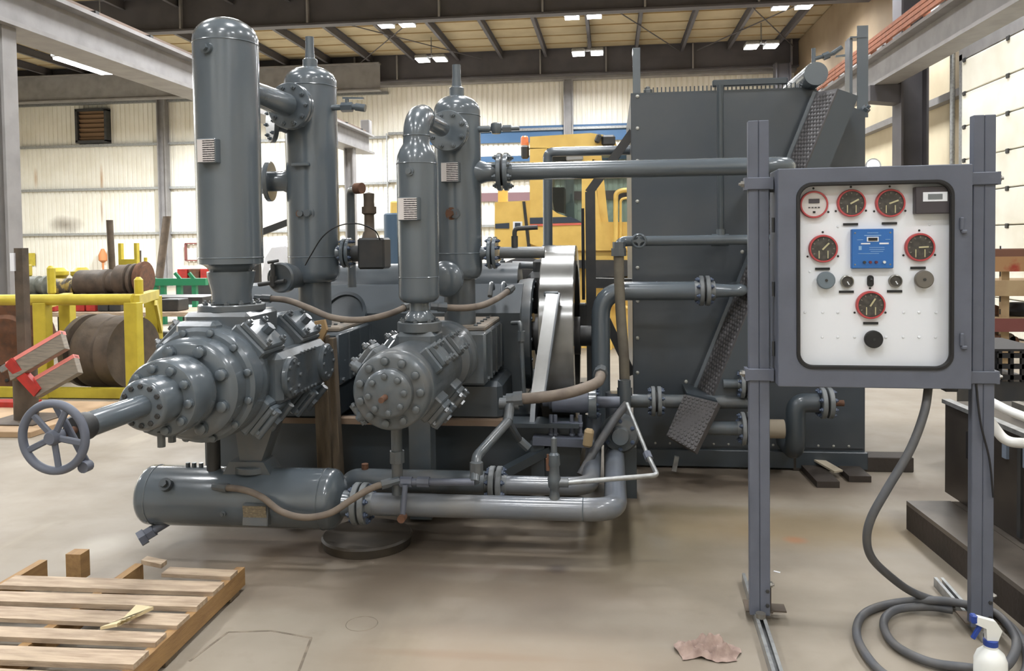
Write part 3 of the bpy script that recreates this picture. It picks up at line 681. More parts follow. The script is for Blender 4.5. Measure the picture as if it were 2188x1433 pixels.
# cooling jacket cover on the barrel's flank
jb = MB().box((X1 + .255, 4.14, ZA - .01), (.12, .66, .26), ch=.03)
jc = jb.build('jacket_cover', PAINT_D, t1)
for y in (3.92, 4.42):
    MB().lathe((X1 + .315, y, ZA - .01), EX, [(0, .105), (.016, .105), (.024, .095), (.024, 0)], 32).build('round_boss', PAINT_D, jc)
    for i in range(8): bolt(jc, (X1 + .339, y + .078 * math.cos(i * PI / 4), ZA - .01 + .078 * math.sin(i * PI / 4)), EX, .011, PAINT_D, 'nut')
for i in range(5):
    for sz in (-1, 1): bolt(jc, (X1 + .315, 4.07 + i * .05, ZA - .01 + sz * .1), EX, .010, PAINT_D, 'nut')
# stacked heads
h = MB().lathe(C1, NY, [(-3.62, .0), (-3.62, .235), (-3.515, .235), (-3.50, .222), (-3.49, .205), (-3.49, .15), (-3.49, 0)], 56).build('head_cover', PAINT, t1)
bolt_ring(h, C1 + YY * 3.49, NY, .188, 8, .026, PAINT, 'cap', PI / 8)
bolt_ring(h, C1 + YY * 3.602, NY, .254, 12, .017, PAINT, 'cap', PI / 12)
h = MB().lathe(C1, NY, [(-3.5, .15), (-3.46, .14), (-3.46, .16), (-3.44, .168), (-3.29, .168), (-3.275, .16), (-3.27, .14), (-3.27, 0)], 48).build('clearance_pocket', PAINT, t1)
bolt_ring(h, C1 + YY * 3.27, NY, .134, 10, .019, PAINT, 'cap', .2)
h = MB().lathe(C1, NY, [(-3.28, .108), (-3.15, .108), (-3.135, .1), (-3.13, .09), (-3.13, 0)], 40).build('stem_flange', PAINT, t1)
bolt_ring(h, C1 + YY * 3.131, NY, .082, 12, .0115, DARK, 'nut')
h = MB().lathe(C1, NY, [(-3.14, .047), (-2.78, .047), (-2.77, .044), (-2.77, 0)], 28).build('stem_housing', PAINT, t1)
MB().lathe(C1, NY, [(-2.78, .05), (-2.775, .052), (-2.72, .052), (-2.71, .045), (-2.71, 0)], 24).build('gland', DARK, h)
MB().cyl(C1 + YY * 2.72, C1 + YY * 2.60, .014, n=12).build('stem', RUST, h)
hw = MB(); hc = C1 + YY * 2.6 + V((0, 0, 0))
hw.torus(hc, NY, .117, .0148, 56, 12)
hwo = hw.build('handwheel', PAINT_S, t1)
MB().lathe(hc, NY, [(-.03, 0), (-.03, .026), (.015, .026), (.025, .02), (.025, 0)], 20).build('hub', PAINT_S, hwo)
for k in range(5):
    an = math.radians(62 + 72 * k); d = V((math.cos(an), 0, math.sin(an)))
    MB().beam(hc + d * .015, hc + d * .112, .022, .014, NY, .004).build('spoke', PAINT_S, hwo)
b = MB(); b.beam(hc + V((-.03, .05, .11)), hc + V((.09, .05, -.11)), .028, .012, NY, .004); b.cyl(hc + V((.09, .055, -.11)), hc + V((.09, .02, -.11)), .02, n=12); b.build('locking_bar', PAINT_S, t1)
for px, py in ((345, 945), (368, 950)):
    p = AX(px, py, X1); MB().cyl((p.x, p.y, .80), (p.x, p.y, .735), .017, n=8).build('drain_plug', PAINT_D, t1)
# foot between cylinder and the lying vessel
p = A(455, 990, 4.0)
MB().cyl((X1 - .13, 3.98, .42), (X1 - .13, 3.98, .70), .035, n=16).build('drain_leg', DARK, t1)
MB().prism([(X1 + .0, 3.95, .70), (X1 + .22, 3.95, .70), (X1 + .13, 3.95, .46), (X1 + .03, 3.95, .46)], (0, .12, 0)).build('outlet_neck', PAINT_D, t1)
f = MB().disc((X1 + .08, 4.0, .43), UP, .1, .035, 28).build('outlet_flange', PAINT_D, t1)

C2 = V((X2, 0, ZA))
t2 = thing('small_compressor_cylinder', 'smaller dusty compressor cylinder with round bolted face and rusty stub', 'compressor', (X2, 3.5, .62))
MB().lathe(C2, YY, [(3.56, .15), (3.56, .165), (3.57, .178), (3.62, .18), (3.64, .172), (4.3, .172), (4.32, .16), (4.42, .15), (4.44, .19), (4.50, .195), (4.52, .17), (4.56, .17), (4.58, .2), (4.63, .2), (4.65, .17), (4.7, .17), (4.7, 0)], 48).build('barrel', PAINT_D, t2)
h = MB().lathe(C2, NY, [(-3.57, 0), (-3.57, .172), (-3.50, .172), (-3.49, .165), (-3.485, .15), (-3.485, 0)], 48).build('head_cover', PAINT_D, t2)
bolt_ring(h, C2 + YY * 3.485, NY, .138, 11, .0175, PAINT_D, 'cap', .15)
h = MB().lathe(C2, NY, [(-3.49, .108), (-3.44, .108), (-3.43, .1), (-3.425, .09), (-3.425, 0)], 40).build('clearance_cap', PAINT_D, t2)
bolt_ring(h, C2 + YY * 3.425, NY, .08, 8, .0135, PAINT_D, 'cap', .1)
MB().cyl(C2 + YY * 3.43 + V((-.005, 0, -.01)), C2 + YY * 3.36 + V((-.005, 0, -.012)), .013, n=10).build('stub', RUST, t2)
MB().box((X2, 4.06, 1.1), (.2, .22, .1), ch=.02).build('top_deck', PAINT_D, t2)
for a0, ys in ((.66, (3.76, 4.16)), (PI - .66, (3.72, 4.1)), (-.72, (3.76, 4.12)), (PI + .6, (3.72, 4.1))):
    for y in ys: valve_cover(t2, C2, y, a0, .172, .13, .17, m=PAINT_D, jack=math.sin(a0) < 0)
for dx, dz in ((-.175, .1), (-.15, -.12)): plug(t2, (X2 + dx, 3.56, ZA + dz), (dx, 0, dz), .02, PAINT_D)
xp = A(903, 960, 4.58).x; MB().box((xp, 4.58, .40), (.125, .14, .76)).build('pedestal', PAINT_D, t2)
MB().cyl((X2 - .10, 3.95, .34), (X2 - .10, 3.95, .8), .028, n=14).build('drain_leg', PAINT_D, t2)
MB().lathe((X2 - .10, 3.95, .5), UP, [(0, .028), (.0, .038), (.06, .038), (.06, .028)], 8, True).build('union', PAINT_D, t2)

# ---- crosshead guides, crankcase, shaft
t = thing('compressor_crankcase', 'long dark grey compressor frame joining both cylinders to the crankshaft', 'compressor', (-1.4, 5.6, .45))
for X, w, y0, z0, z1 in ((X1, .30, 4.70, .74, 1.06), (X2, .245, 4.66, .76, 1.07)):
    b = MB(); b.box((X, (y0 + 5.45) / 2, (z0 + z1) / 2), (w * 2, 5.45 - y0, z1 - z0), ch=.015)
    b.lathe((X, 0, ZA), YY, [(y0 - .08, 0), (y0 - .08, .2), (y0 + .02, .2), (y0 + .02, 0)], 32)
    g = b.build('crosshead_guide', PAINT_G if X == X1 else PAINT_D, t)
    MB().box((X, (y0 + 5.45) / 2, z1 + .012), (w * 1.9, 5.3 - y0, .03), ch=.008).build('guide_lid', mat('dusty_lid', (128, 117, 103), .8, 0, (92, 92, 90), 9, .45, .75) if X == X1 else bpy.data.materials['dusty_lid'], g)
    for i in range(3): MB().box((X + w + .004, y0 + .2 + i * .22, (z0 + z1) / 2), (.012, .018, z1 - z0 - .03)).build('guide_rib', PAINT_G if X == X1 else PAINT_D, g)
    for i in range(4): bolt(g, (X + w, y0 + .08 + i * .2, z0 + .03), EX, .014, PAINT_D, 'nut')
    for i in range(6): bolt(g, (X + w * .7, y0 + .1 + i * .12, z1 + .027), UP, .013, PAINT_D, 'nut')
xr_ = -.60
b = MB(); b.prism([(xr_, 5.35, .51), (xr_, 6.3, .51), (xr_, 6.3, 1.12), (xr_, 6.1, 1.30), (xr_, 5.55, 1.30), (xr_, 5.35, 1.12)], (-2.1, 0, 0)); b.build('casing', PAINT_G, t)
b = MB(); b.lathe((-2.4, 5.82, 1.24), EX, [(0, 0), (0, .2), (1.75, .2), (1.75, 0)], 32); b.build('top_cover', PAINT_G, t)
f = MB().lathe((xr_ + .02, 5.75, ZA), EX, [(-.06, .38), (.0, .39), (.04, .39), (.05, .37), (.03, .33), (.03, 0)], 48).build('end_cover', PAINT_D, t)
bolt_ring(f, (xr_ + .065, 5.75, ZA), EX, .36, 16, .014, PAINT_D, 'nut')
for i in range(1):   # arched access covers of the crankcase front
    q = V((A(735, 668, 5.3).x, 5.33, 1.12)); MB().lathe(q, (0, -1, .5), [(0, 0), (0, .15), (.03, .15), (.03, .128), (.012, .122), (.012, 0)], 32).build('access_cover', PAINT_G, t)
b = MB(); b.lathe((xr_, 5.6, ZA), EX, [(0, .1), (.08, .1), (.08, .13), (.12, .13), (.13, .1), (.17, .1), (.17, .12), (.24, .12), (.24, .07), (.5, .07), (.5, 0)], 32); b.build('crankshaft', DARK, t)
b = MB(); b.box((xr_ + .06, 5.95, 1.22), (.14, .3, .3), ch=.04); b.box((xr_ + .08, 5.9, 1.40), (.08, .12, .12), ch=.02); b.build('oil_pump', DARK, t)
for X, w, l in ((X2 + .06, .5, .5), (X1 + .02, .46, .6)): MB().box((X, 5.1, .63), (w, l, .24), ch=.03).build('frame_foot', PAINT_G, t)
b = MB()
for X in (-.78, -.70): b.tube(fil([(X, 5.36, 1.28), (X, 5.3, 1.33), (X, 5.22, 1.24)], .05), .016, 8)
b.build('oil_line', PAINT_D, t)
# bolts and oddments on the crankcase lid
for i in range(8): bolt(t, (-2.3 + i * .22, 5.7, 1.442), UP, .02, PAINT_D, 'stud')

# ---- flywheel
xa, xb, R, yc = -.455, -.235, .62, 5.62
t = thing('flywheel', 'wide polished flywheel rim standing between the frame and the cooler', 'flywheel', ((xa + xb) / 2, yc, ZA))
MB().lathe((xa, yc, ZA), EX, [(0, R - .13), (0, R - .006), (.006, R), (xb - xa - .006, R), (xb - xa, R - .006), (xb - xa, R - .13), (0, R - .13)], 96).build('rim', RIMST, t)
MB().lathe((xa + .06, yc, ZA), EX, [(0, .1), (0, R - .12), (.05, R - .12), (.05, .1)], 48).build('web', PAINT_G, t)
MB().lathe((xa - .02, yc, ZA), EX, [(0, .07), (0, .13), (.26, .13), (.26, .07)], 32).build('hub', DARK, t)
for k in range(6):
    an = k * PI / 3 + .2; d = V((0, math.cos(an), math.sin(an)))
    MB().beam(V(((xa + xb) / 2, yc, ZA)) + d * .12, V(((xa + xb) / 2, yc, ZA)) + d * (R - .12), .09, .06, EX).build('spoke', PAINT_G, t)
# slanting flat guard bar in front of it
p = A(1181, 628, 4.96); q = A(1149, 846, 4.7)
t = thing('slanting_guard_bar', 'pale flat steel bar slanting down in front of the flywheel rim', 'guard', q)
up_ = (V(p) - V(q)).cross(EX).normalized()
MB().beam(q, p, .08, .012, up_).build('bar', RIMST, t)
MB().beam(q + V((.04, .005, 0)), p + V((.04, .005, 0)), .010, .05, up_).build('bar_lip', PAINT_G, t)
b = MB(); b.box((p.x - .01, p.y + .02, p.z), (.09, .05, .03), ch=.006); b.build('top_clip', PAINT, t)

# ---- skid below
t = thing('compressor_skid', 'dark steel skid of beams under the compressor frame', 'skid', (-1.3, 5.6, 0))
for y in (4.95, 6.4): MB().ibeam((-2.6, y, .29), (-.2, y, .29), .2, .42, .025, .02).build('long_beam', PAINT_G, t)
for x in (-2.3, -1.5, -.75, -.3): MB().ibeam((x, 5.05, .28), (x, 6.3, .28), .16, .36, .02, .015).build('cross_beam', PAINT_G, t)
MB().beam((-2.5, 4.84, .51), (-.6, 4.84, .51), .08, .035).build('top_strip', mat('dusty_beam_top', (128, 108, 90), .8), t)
for x in (-2.3, -1.55, -.5): MB().prism([(x, 4.9, .5), (x, 5.35, .5), (x, 5.35, .78), (x, 5.15, .78)], (.03, 0, 0)).build('gusset', PAINT_G, t)
MB().box((-1.4, 5.7, .47), (1.8, 1.1, .05)).build('deck_plate', PAINT_G, t)

# ---- lying vessel in front
p = A(302, 1070, 4.0); q = A(738, 1078, 4.0); rr_ = .152; zc = .292
t = thing('lying_discharge_bottle', 'grey vessel lying low under the large cylinder with domed ends', 'pressure vessel', (p.x, 4.0, zc))
L = q.x - p.x; o0 = V((p.x, 4.0, zc))
pr_ = [(.07 - .07 * math.cos(PI / 2 * i / 8), rr_ * math.sin(PI / 2 * i / 8)) for i in range(9)]
MB().lathe(o0, EX, pr_ + [(L - x, r) for x, r in pr_[::-1]], 48).build('shell', PAINT, t)
for x in (.1, L - .1): MB().torus(o0 + EX * x, EX, rr_ - .001, .004, 48, 6).build('weld_seam', PAINT, t)
p2 = A(356, 1035, 3.87); plug(t, (p2.x, 4.0 - rr_ * .88, p2.z), (0, -.85, .5), .026, PAINT_G)
q2 = A(550, 1097, 3.85); z2 = q2.z
b = MB(); b.box((q2.x, 4.0 - rr_ - .004, z2), (.13, .045, .11), Matrix.Rotation(-.12, 3, 'X'), .004); pb = b.build('nameplate_bracket', PAINT_D, t)
b = MB(); b.quad([V((q2.x + sx * .06, 4.0 - rr_ - .029 - sz * .006, z2 + sz * .05)) for sx, sz in ((-1, -1), (1, -1), (1, 1), (-1, 1))]); b.build('nameplate', PLATE_D, pb)
p2 = A(477, 1097, 3.85); plug(t, (p2.x, 4.0 - rr_ * .99, p2.z), (0, -1, 0), .012, PAINT_D)
p2 = A(330, 1140, 3.95)
b = MB(); b.cyl((p2.x + .07, 3.96, zc - .13), (p2.x, 3.93, zc - .17), .022, n=12); b.cyl((p2.x + .01, 3.935, zc - .165), (p2.x - .05, 3.91, zc - .2), .032, n=6, flat=True); b.cyl((p2.x - .03, 3.92, zc - .19), (p2.x - .055, 3.9, zc - .205), .042, n=6, flat=True); b.build('drain_valve', PAINT_S, t)
for px in (402, 415, 430):
    p2 = A(px, 1003, 4.0); MB().cyl((p2.x, 4.0, zc + rr_ - .01), (p2.x, 4.0, zc + rr_ + .02), .013, n=6, flat=True).build('stud', PAINT_D, t)
b = MB(); b.prism([(X1 - .06, 3.93, zc + .13), (X1 + .2, 3.93, zc + .13), (X1 + .16, 3.93, zc + .2), (X1 - .02, 3.93, zc + .2)], (0, .14, 0)); b.build('saddle', PAINT_D, t)
# ---- front discharge pipe: elbow, flange pair, run, far elbow
zf = .272; yf = 4.0
xf0 = A(772, 1087, yf).x; xe0 = A(1316, 1092, yf).x
t = thing('front_discharge_pipe', 'low grey pipe running forward of the skid and turning back to the cooler', 'pipe', (xf0, yf, zf))
flange_pair(t, (xf0, yf, zf), EX, .105, FLG, PAINT_B, t=.03, gap=.01, n=8, size=.015, hub=.057)
MB().tube(fil([(xf0 + .05, yf, zf), (xe0, yf, zf), (xe0, 5.25, zf), (xe0, 5.25, .62)], .14), .057, 24).build('pipe', PIPE_L, t)
MB().lathe((q.x - .12, yf, zf + .0), EX, [(0, .1), (.06, .075), (xf0 - q.x + .07, .06), (xf0 - q.x + .07, 0)], 28).build('reducer', PAINT, t)
for x in (xf0 + .22, xe0 - .16): MB().torus((x, yf, zf), EX, .057, .003, 28, 6).build('weld_seam', PAINT, t)
# relief valve on it
p = A(1185, 1072, yf)
t3 = thing('relief_valve', 'small grey relief valve standing on the low front pipe', 'valve', (p.x, yf, zf + .05))
b = MB(); b.lathe((p.x, yf, zf + .05), UP, [(0, .03), (.03, .022), (.05, .022), (.06, .03), (.1, .034), (.12, .026), (.16, .024), (.17, .03), (.22, .027), (.23, .016), (.3, .014), (.31, .0)], 14); b.build('body', PAINT_D, t3)
b = MB(); b.lathe((p.x - .028, yf, zf + .19), UP, [(0, .013), (.06, .013), (.06, .009), (.08, .009), (.08, 0)], 8); b.build('side_port', RUST, t3)
MB().cyl((p.x, yf, zf + .13), (p.x + .07, yf, zf + .13), .022, n=12).build('outlet', PAINT_D, t3)
# white conduit from it up to the cooler corner
z0 = zf + .13; a = A(1405, 1015, 4.05); pa = A(1385, 975, 4.25); pb_ = A(1340, 862, 4.6)
t4 = thing('vent_conduit', 'thin pale bent tube rising from the relief valve toward the cooler corner', 'pipe', (p.x + .08, yf, z0))
MB().tube(fil([V((p.x + .06, yf, z0)), V((a.x, a.y, a.z)), V(pa)], .03), .0125, 10).build('lower_tube', GALV, t4)
MB().tube([V(pa), V(pb_)], .0105, 10).build('upper_tube', GALV, t4)
d = (V(pb_) - V(pa)).normalized(); MB().lathe(V(pa) - d * .02, d, [(0, .014), (0, .022), (.045, .022), (.045, .013)], 8, True).build('union', PAINT_S, t4)
# ---- rear discharge pipe
yr, zr = 4.38, .27
xa_ = A(722, 1030, yr).x; xj = A(1060, 1037, yr).x; xe1 = A(1262, 1048, yr).x
t = thing('rear_discharge_pipe', 'second low pipe behind the front one, with bolted joint midway', 'pipe', (xj, yr, zr))
MB().tube(fil([(xa_ + .07, yr, .16), (xa_ + .07, yr, zr + .01), (xj - .06, yr, zr + .01)], .1), .062, 22).build('header', PAINT_D, t)
flange_pair(t, (xj, yr, zr), EX, .1, FLG, PAINT_B, t=.03, gap=.01, n=8, size=.014, hub=.05)
MB().tube(fil([(xj + .05, yr, zr), (xe1, yr, zr), (xe1, 5.15, zr), (xe1, 5.15, .5)], .13), .05, 22).build('pipe', PIPE_L, t)
MB().cyl((A(780, 1000, yr).x, yr, zr + .06), (A(780, 1000, yr).x, yr, zr + .1), .02, n=8).build('top_plug', RUST, t)
# round steel plate, mottled dark brown, lying beneath the joint
p = AZ(785, 1152, .02)
t = tag(MB().lathe((p.x, p.y, 0), UP, [(0, .23), (.045, .24), (.055, .23), (.055, 0)], 40).build('round_base_plate', mat('dark_plate', (64, 57, 48), .6, 0, (48, 43, 37), 6), at=(p.x, p.y, 0)), 'dark round plate on the floor below the low pipe joint', 'plate')

# ---- hoses and small lines
def hose(name, label, pts, r, m=HOSE, cat='hose', k=8, fit=None, fm=PAINT_D):
    pts = [V(p) for p in pts]; t = thing(name, label, cat, pts[0]); q = spline(pts, k)
    MB().tube(q, r, 12).build('hose_body', m, t)
    for e, e2 in ((0, 1), (-1, -2)):
        d = (q[e] - q[e2]).normalized()
        MB().lathe(q[e] - d * .05, d, [(0, r), (0, r * 1.4), (.05, r * 1.4), (.05, r * 1.15), (.09, r * 1.15), (.09, 0)], 8, True).build('fitting', fm, t)
    return t
hose('jumper_hose', 'dusty brown hose sagging between the necks of both vertical vessels',
     [A(560, 637, 4.2), A(612, 641, 4.2), A(660, 658, 4.15), A(710, 678, 4.1), A(770, 683, 4.1), A(830, 671, 4.15), A(875, 652, 4.3)], .0165)
hose('oil_feed_hose', 'dusty hose running from behind the short vessel up to the crankcase end',
     [A(935, 655, 4.4), A(985, 658, 4.45), A(1030, 652, 4.6), A(1065, 636, 4.9), A(1090, 618, 5.1)], .019)
hose('drain_hose', 'dusty brown hose looping across the lying vessel front',
     [A(470, 1040, 3.86), A(520, 1046, 3.82), A(560, 1062, 3.8), A(600, 1092, 3.8), A(650, 1105, 3.8), A(705, 1096, 3.8), A(750, 1068, 3.82), A(795, 1042, 3.86), A(836, 1030, 3.9)], .0165)
hose('bent_coolant_hose', 'dusty pinkish brown hose arching from the skid tee to the cooler elbow',
     [A(1098, 853, 4.5), A(1150, 849, 4.5), A(1200, 842, 4.52), A(1245, 830, 4.6), A(1278, 815, 4.75), A(1284, 795, 4.9)], .031)
hose('upright_coolant_hose', 'tall dusty brown hose standing along the cooler corner',
     [A(1322, 530, 5.3), A(1323, 600, 5.3), A(1327, 680, 5.28), A(1333, 760, 5.25), A(1335, 845, 5.2)], .034, HOSE_O)
# thin gas line: across the front of the small cylinder's leg
p0 = A(838, 1029, 3.92); p1 = A(1014, 1030, 3.95); p2 = A(1018, 975, 4.05); p3 = A(1085, 900, 4.4); p4 = A(1090, 862, 4.5)
t = thing('gas_line', 'grey bent gas line with fittings below the small cylinder, ending in a tee', 'pipe', p0)
MB().tube(fil([p0, p1], .02), .018, 12).build('lower_run', PAINT_S, t)
MB().tube(fil([p1, p2, p3], .03), .026, 12).build('rising_run', PAINT_D, t)
MB().tube([p3, p4], .028, 12).build('tee', PAINT_D, t)
for px in (868, 905): 
    q = A(px, 1029.2, 3.93); MB().cyl(q - EX * .03, q + EX * .03, .027, n=8, flat=True).build('coupling', PAINT_S, t)
q = A(1018, 1000, 3.99); MB().cyl(V(q) - UP * .03, V(q) + UP * .03, .034, n=8, flat=True).build('coupling', PAINT_D, t)
MB().cyl(V(p4) - EX * .06, V(p4) + EX * .05, .033, n=12).build('tee_head', PAINT_D, t)
q = A(866, 1035, 3.9); q3 = A(860, 1105, 3.88)
MB().cyl(q, q3, .014, n=10).build('drip_leg', PAINT_S, t); MB().cyl(V(q3) + V((0, -.03, 0)), V(q3) + V((0, .02, 0)), .02, n=10).build('drip_elbow', RUST, t)
q = A(1110, 940, 4.6); MB().cyl(p3, q, .02, n=8).build('drain_cock', PAINT_D, t); MB().cyl(V(q), A(1130, 958, 4.6), .026, n=8).build('cock_handle', PAINT_D, t)
# vertical tube by the small guide
p = A(1112, 700, 4.9); q = A(1120, 850, 4.9); w = A(1095, 690, 5.1)
t = thing('guide_drain_tube', 'thin upright grey tube beside the small crosshead guide', 'pipe', q)
MB().tube(fil([w, V((p.x, 4.9, p.z + .03)), V((q.x, 4.9, q.z)), V((A(1060, 838, 4.9).x, 4.9, q.z))], .03), .014, 10).build('tube', PAINT_D, t)
MB().cyl((p.x + .005, 4.9, p.z - .08), (p.x + .006, 4.9, p.z - .02), .024, n=8, flat=True).build('coupling', PAINT_D, t)
# timber prop by the large cylinder
p = A(680, 716, 4.62); q = A(692, 1005, 4.62)
t = thing('timber_prop', 'dirty upright timber prop beside the large cylinder flank', 'timber', (q.x, 4.62, 0))
MB().beam((q.x + .02, 4.62, 0), (p.x + .015, 4.62, p.z), .085, .07, YY, .004).build('post', WOOD_D, t)
MB().beam((q.x + .085, 4.66, 0), (p.x + .06, 4.66, p.z - .02), .05, .07, YY, .004).build('strap_board', WOOD_D, t)
# crumpled tag hung by the lid
p = A(682, 705, 4.55)
tag(MB().prism([p + V((-.03, 0, .05)), p + V((.03, .0, .06)), p + V((.045, 0, -.0)), p + V((.0, 0, -.09))], (0, .03, 0)).build('cardboard_tag', mat('cardboard', (168, 138, 96), .8), at=p), 'tan cardboard scrap wedged at the top of the timber prop', 'scrap')
# start-air filter, pump and their rack below the flywheel
p = A(1215, 858, 5.0); s = S(p)
t = thing('oil_filter', 'short ribbed horizontal grey cylinder with end flange below the flywheel', 'filter', p)
MB().lathe(V((A(1160, 858, 5.0).x, 5.0, p.z)), EX, [(0, .03), (.04, .03), (.04, .045), (.06, .045), (.06, .066), (.28, .066), (.28, .05), (.3, .05)], 28).build('canister', PAINT_S, t)
xx = A(1268, 860, 5.0).x
f = MB().disc((xx - .03, 5.0, p.z), EX, .105, .05, 32).build('flange', PAINT, t); bolt_ring(f, (xx + .02, 5.0, p.z), EX, .085, 8, .012, PAINT_B, 'stud')
MB().cyl((xx, 5.0, p.z), (xx + .16, 5.0, p.z), .035, n=18).build('outlet', PAINT_S, t)
p2 = A(1190, 938, 4.9)
t = thing('pump_rail', 'grey flat rail with clamp posts carrying the ribbed canister', 'rail bracket', (p2.x, 4.95, .3))
MB().beam((A(1140, 938, 4.9).x, 4.9, p2.z), (A(1258, 945, 4.9).x, 4.9, p2.z - .01), .12, .05).build('rail', PAINT_S, t)
for px in (1178, 1187, 1222, 1240): 
    q = A(px, 925, 4.9); MB().cyl((q.x, 4.9, p2.z), (q.x, 4.9, p.z - .06), .012, n=8).build('clamp_post', PAINT_S, t)
    bolt(t, (q.x, 4.9, p2.z + .025), UP, .018, PAINT_S, 'nut')
MB().beam((A(1180, 905, 4.9).x, 4.9, A(1180, 905, 4.9).z), (A(1245, 905, 4.9).x, 4.9, A(1180, 905, 4.9).z), .06, .02).build('clamp_bar', PAINT_S, t)
MB().beam((A(1150, 960, 4.9).x, 4.9, .09), (A(1150, 960, 4.9).x, 4.9, p2.z), .08, .08).build('rail_post', PAINT_G, t)
MB().beam(A(1075, 1010, 4.75), A(1170, 960, 4.9), .07, .05).build('slanting_strut', PAINT_G, t)
p = A(1257, 935, 4.75)
tag(MB().box(p, (.055, .08, .10), Matrix.Rotation(.15, 3, 'Y'), .012).build('wood_block', mat('yellowed_block', (150, 130, 98), .8), at=p), 'small yellowish block at the end of the pump rail', 'block')
# thin sensor cable looping across the rear scrubber, handrail behind
t = thing('sensor_cable', 'thin black cable arcing across the rear scrubber to the dark control box', 'cable', A(652, 560, 4.65))
MB().tube(spline([A(652, 566, 4.66), A(664, 545, 4.6), A(690, 505, 4.55), A(725, 482, 4.55), A(765, 478, 4.62), A(800, 492, 4.75), A(812, 512, 4.82)]), .004, 6).build('cable_body', BLACK, t)
a = A(548, 500, 6.4); b_ = A(628, 470, 6.4)
t = thing('sloping_rail', 'dark sloping rail glimpsed between the two tallest vessels', 'rail', V((b_.x, b_.y, 0)))
MB().beam(a, b_, .04, .05).build('rail_bar', DARK, t); MB().beam(V((b_.x, b_.y, 0)), b_, .05, .05, YY).build('rail_post', DARK, t); MB().beam(V((a.x, a.y, 0)), a, .05, .05, YY).build('rail_post', DARK, t)
# ------------------------------------------------------------------ cooler
YC = 5.78; DEP = 1.7
def AC(px, py, dy=0): return A(px, py, YC + dy)
xl = AC(1351, 600).x; xr = AC(1848, 900).x; zt = AC(1352, 203).z; zb = AC(1400, 968).z
t = thing('radiator_cooler', 'tall dark grey box-shaped cooler with riveted panel and corner posts', 'cooler', ((xl + xr) / 2, YC, 0))
px_ = AC(1738, 190); pc = AC(1852, 240)
MB().prism([(xl, YC, zb), (xr, YC, zb), (xr, YC, pc.z), (px_.x, YC, zt), (xl, YC, zt)], (0, DEP, 0)).build('casing', SHEET, t)
b = MB()   # raised front sheet
b.prism([(xl + .004, YC - .012, zb + .06), (xr - .01, YC - .012, zb + .06), (xr - .01, YC - .012, pc.z - .02), (px_.x - .01, YC - .012, zt - .015), (xl + .004, YC - .012, zt - .015)], (0, .012, 0))
fs = b.build('front_sheet', SHEET, t)
RIV = mat('bright_bolt_head', (178, 178, 172), .35, .5)
for py in (206, 274, 344, 430, 508, 572, 643, 722, 796, 862): q = AC(1362, py, -.012); bolt(fs, q, NY, .014, RIV, 'dome')
for i in range(14): bolt(fs, (xl + .15 + i * .1, YC - .012, zb + .075), NY, .009, RIV, 'dome')
# base beam and feet
MB().box(((xl + xr) / 2, YC + .02, zb - .02), (xr - xl + .02, .12, .12), ch=.006).build('base_beam', PAINT_G, t)
MB().box(((xl + xr) / 2, YC + DEP - .1, zb - .02), (xr - xl + .02, .12, .12)).build('base_beam', PAINT_G, t)
for x in (xl + .1, (xl + xr) / 2, xr - .12):
    MB().box((x, YC + DEP / 2, zb - .06), (.12, DEP, .08)).build('runner', DARK, t)
# toothed strip along the top, header bar
b = MB(); x = xl + .1
tz = zt
while x < px_.x - .05:
    b.box((x, YC + .02, tz + .025), (.008, .012, .05)); x += .028
o = b.build('top_teeth', PAINT_G, t); o['kind'] = 'stuff'
MB().box(((xl + px_.x) / 2, YC + .04, zt + .006), (px_.x - xl, .08, .014)).build('top_strip', PAINT_G, t)
bolt(t, (AC(1385, 193).x, YC + .03, zt + .015), UP, .03, PAINT_D, 'stud')
q0 = AC(1522, 179); q1 = AC(1682, 173)
MB().beam(q0, q1, .045, .045, ch=.006).build('lifting_bar', PAINT_G, t)
# corner posts
q = AC(1360, 100)
b = MB(); b.box((q.x, YC + .03, (q.z + zt) / 2 - .05), (.052, .008, q.z - zt + .1)); b.box((q.x - .022, YC + .055, (q.z + zt) / 2 - .05), (.008, .05, q.z - zt + .1)); b.build('corner_post', PAINT, t)
qa = AC(1843, 70, .35); qb = AC(1843, 236, .35)
b = MB(); b.box((qa.x, YC + .35, (qa.z + qb.z) / 2), (.075, .01, qa.z - qb.z + .1)); b.box((qa.x - .075, YC + .42, (qa.z + qb.z) / 2 - .03), (.02, .12, qa.z - qb.z)); b.box((qa.x - .03, YC + .39, qa.z - .03), (.11, .1, .012)); b.build('corner_post', PAINT, t)
# header drum on the top, with its valve
q = A(1744, 157, YC - .15)
hd = MB().lathe((q.x, YC - .15, q.z), YY, [(0, 0), (0, .076), (.02, .08), (1.3, .08), (1.3, 0)], 36).build('header_drum', PAINT, t)
for s in (-1, 1): MB().box((q.x, YC + .35 + s * .25, (q.z + zt) / 2 - .05), (.12, .03, max(.05, q.z - zt))).build('drum_bracket', PAINT_G, t)
b = MB(); b.cyl((q.x + .0, YC - .08, q.z + .06), (q.x, YC - .08, q.z + .18), .014, n=10); b.cyl((q.x, YC - .08, q.z + .11), (q.x + .12, YC - .08, q.z + .14), .013, n=8); b.cyl((q.x + .06, YC - .08, q.z + .12), (q.x + .1, YC - .08, q.z + .135), .024, n=6, flat=True); b.cyl((q.x + .12, YC - .08, q.z + .14), (q.x + .18, YC - .08, q.z + .18), .016, n=8); b.beam((q.x + .14, YC - .08, q.z + .12), (q.x + .2, YC - .08, q.z + .125), .02, .012); b.build('vent_valve', PAINT, t)
# raised triangular corner plate and corner bolt
q = AC(1848, 235, .3); bolt(t, q, (.5, -.5, .6), .03, PAINT, 'stud')

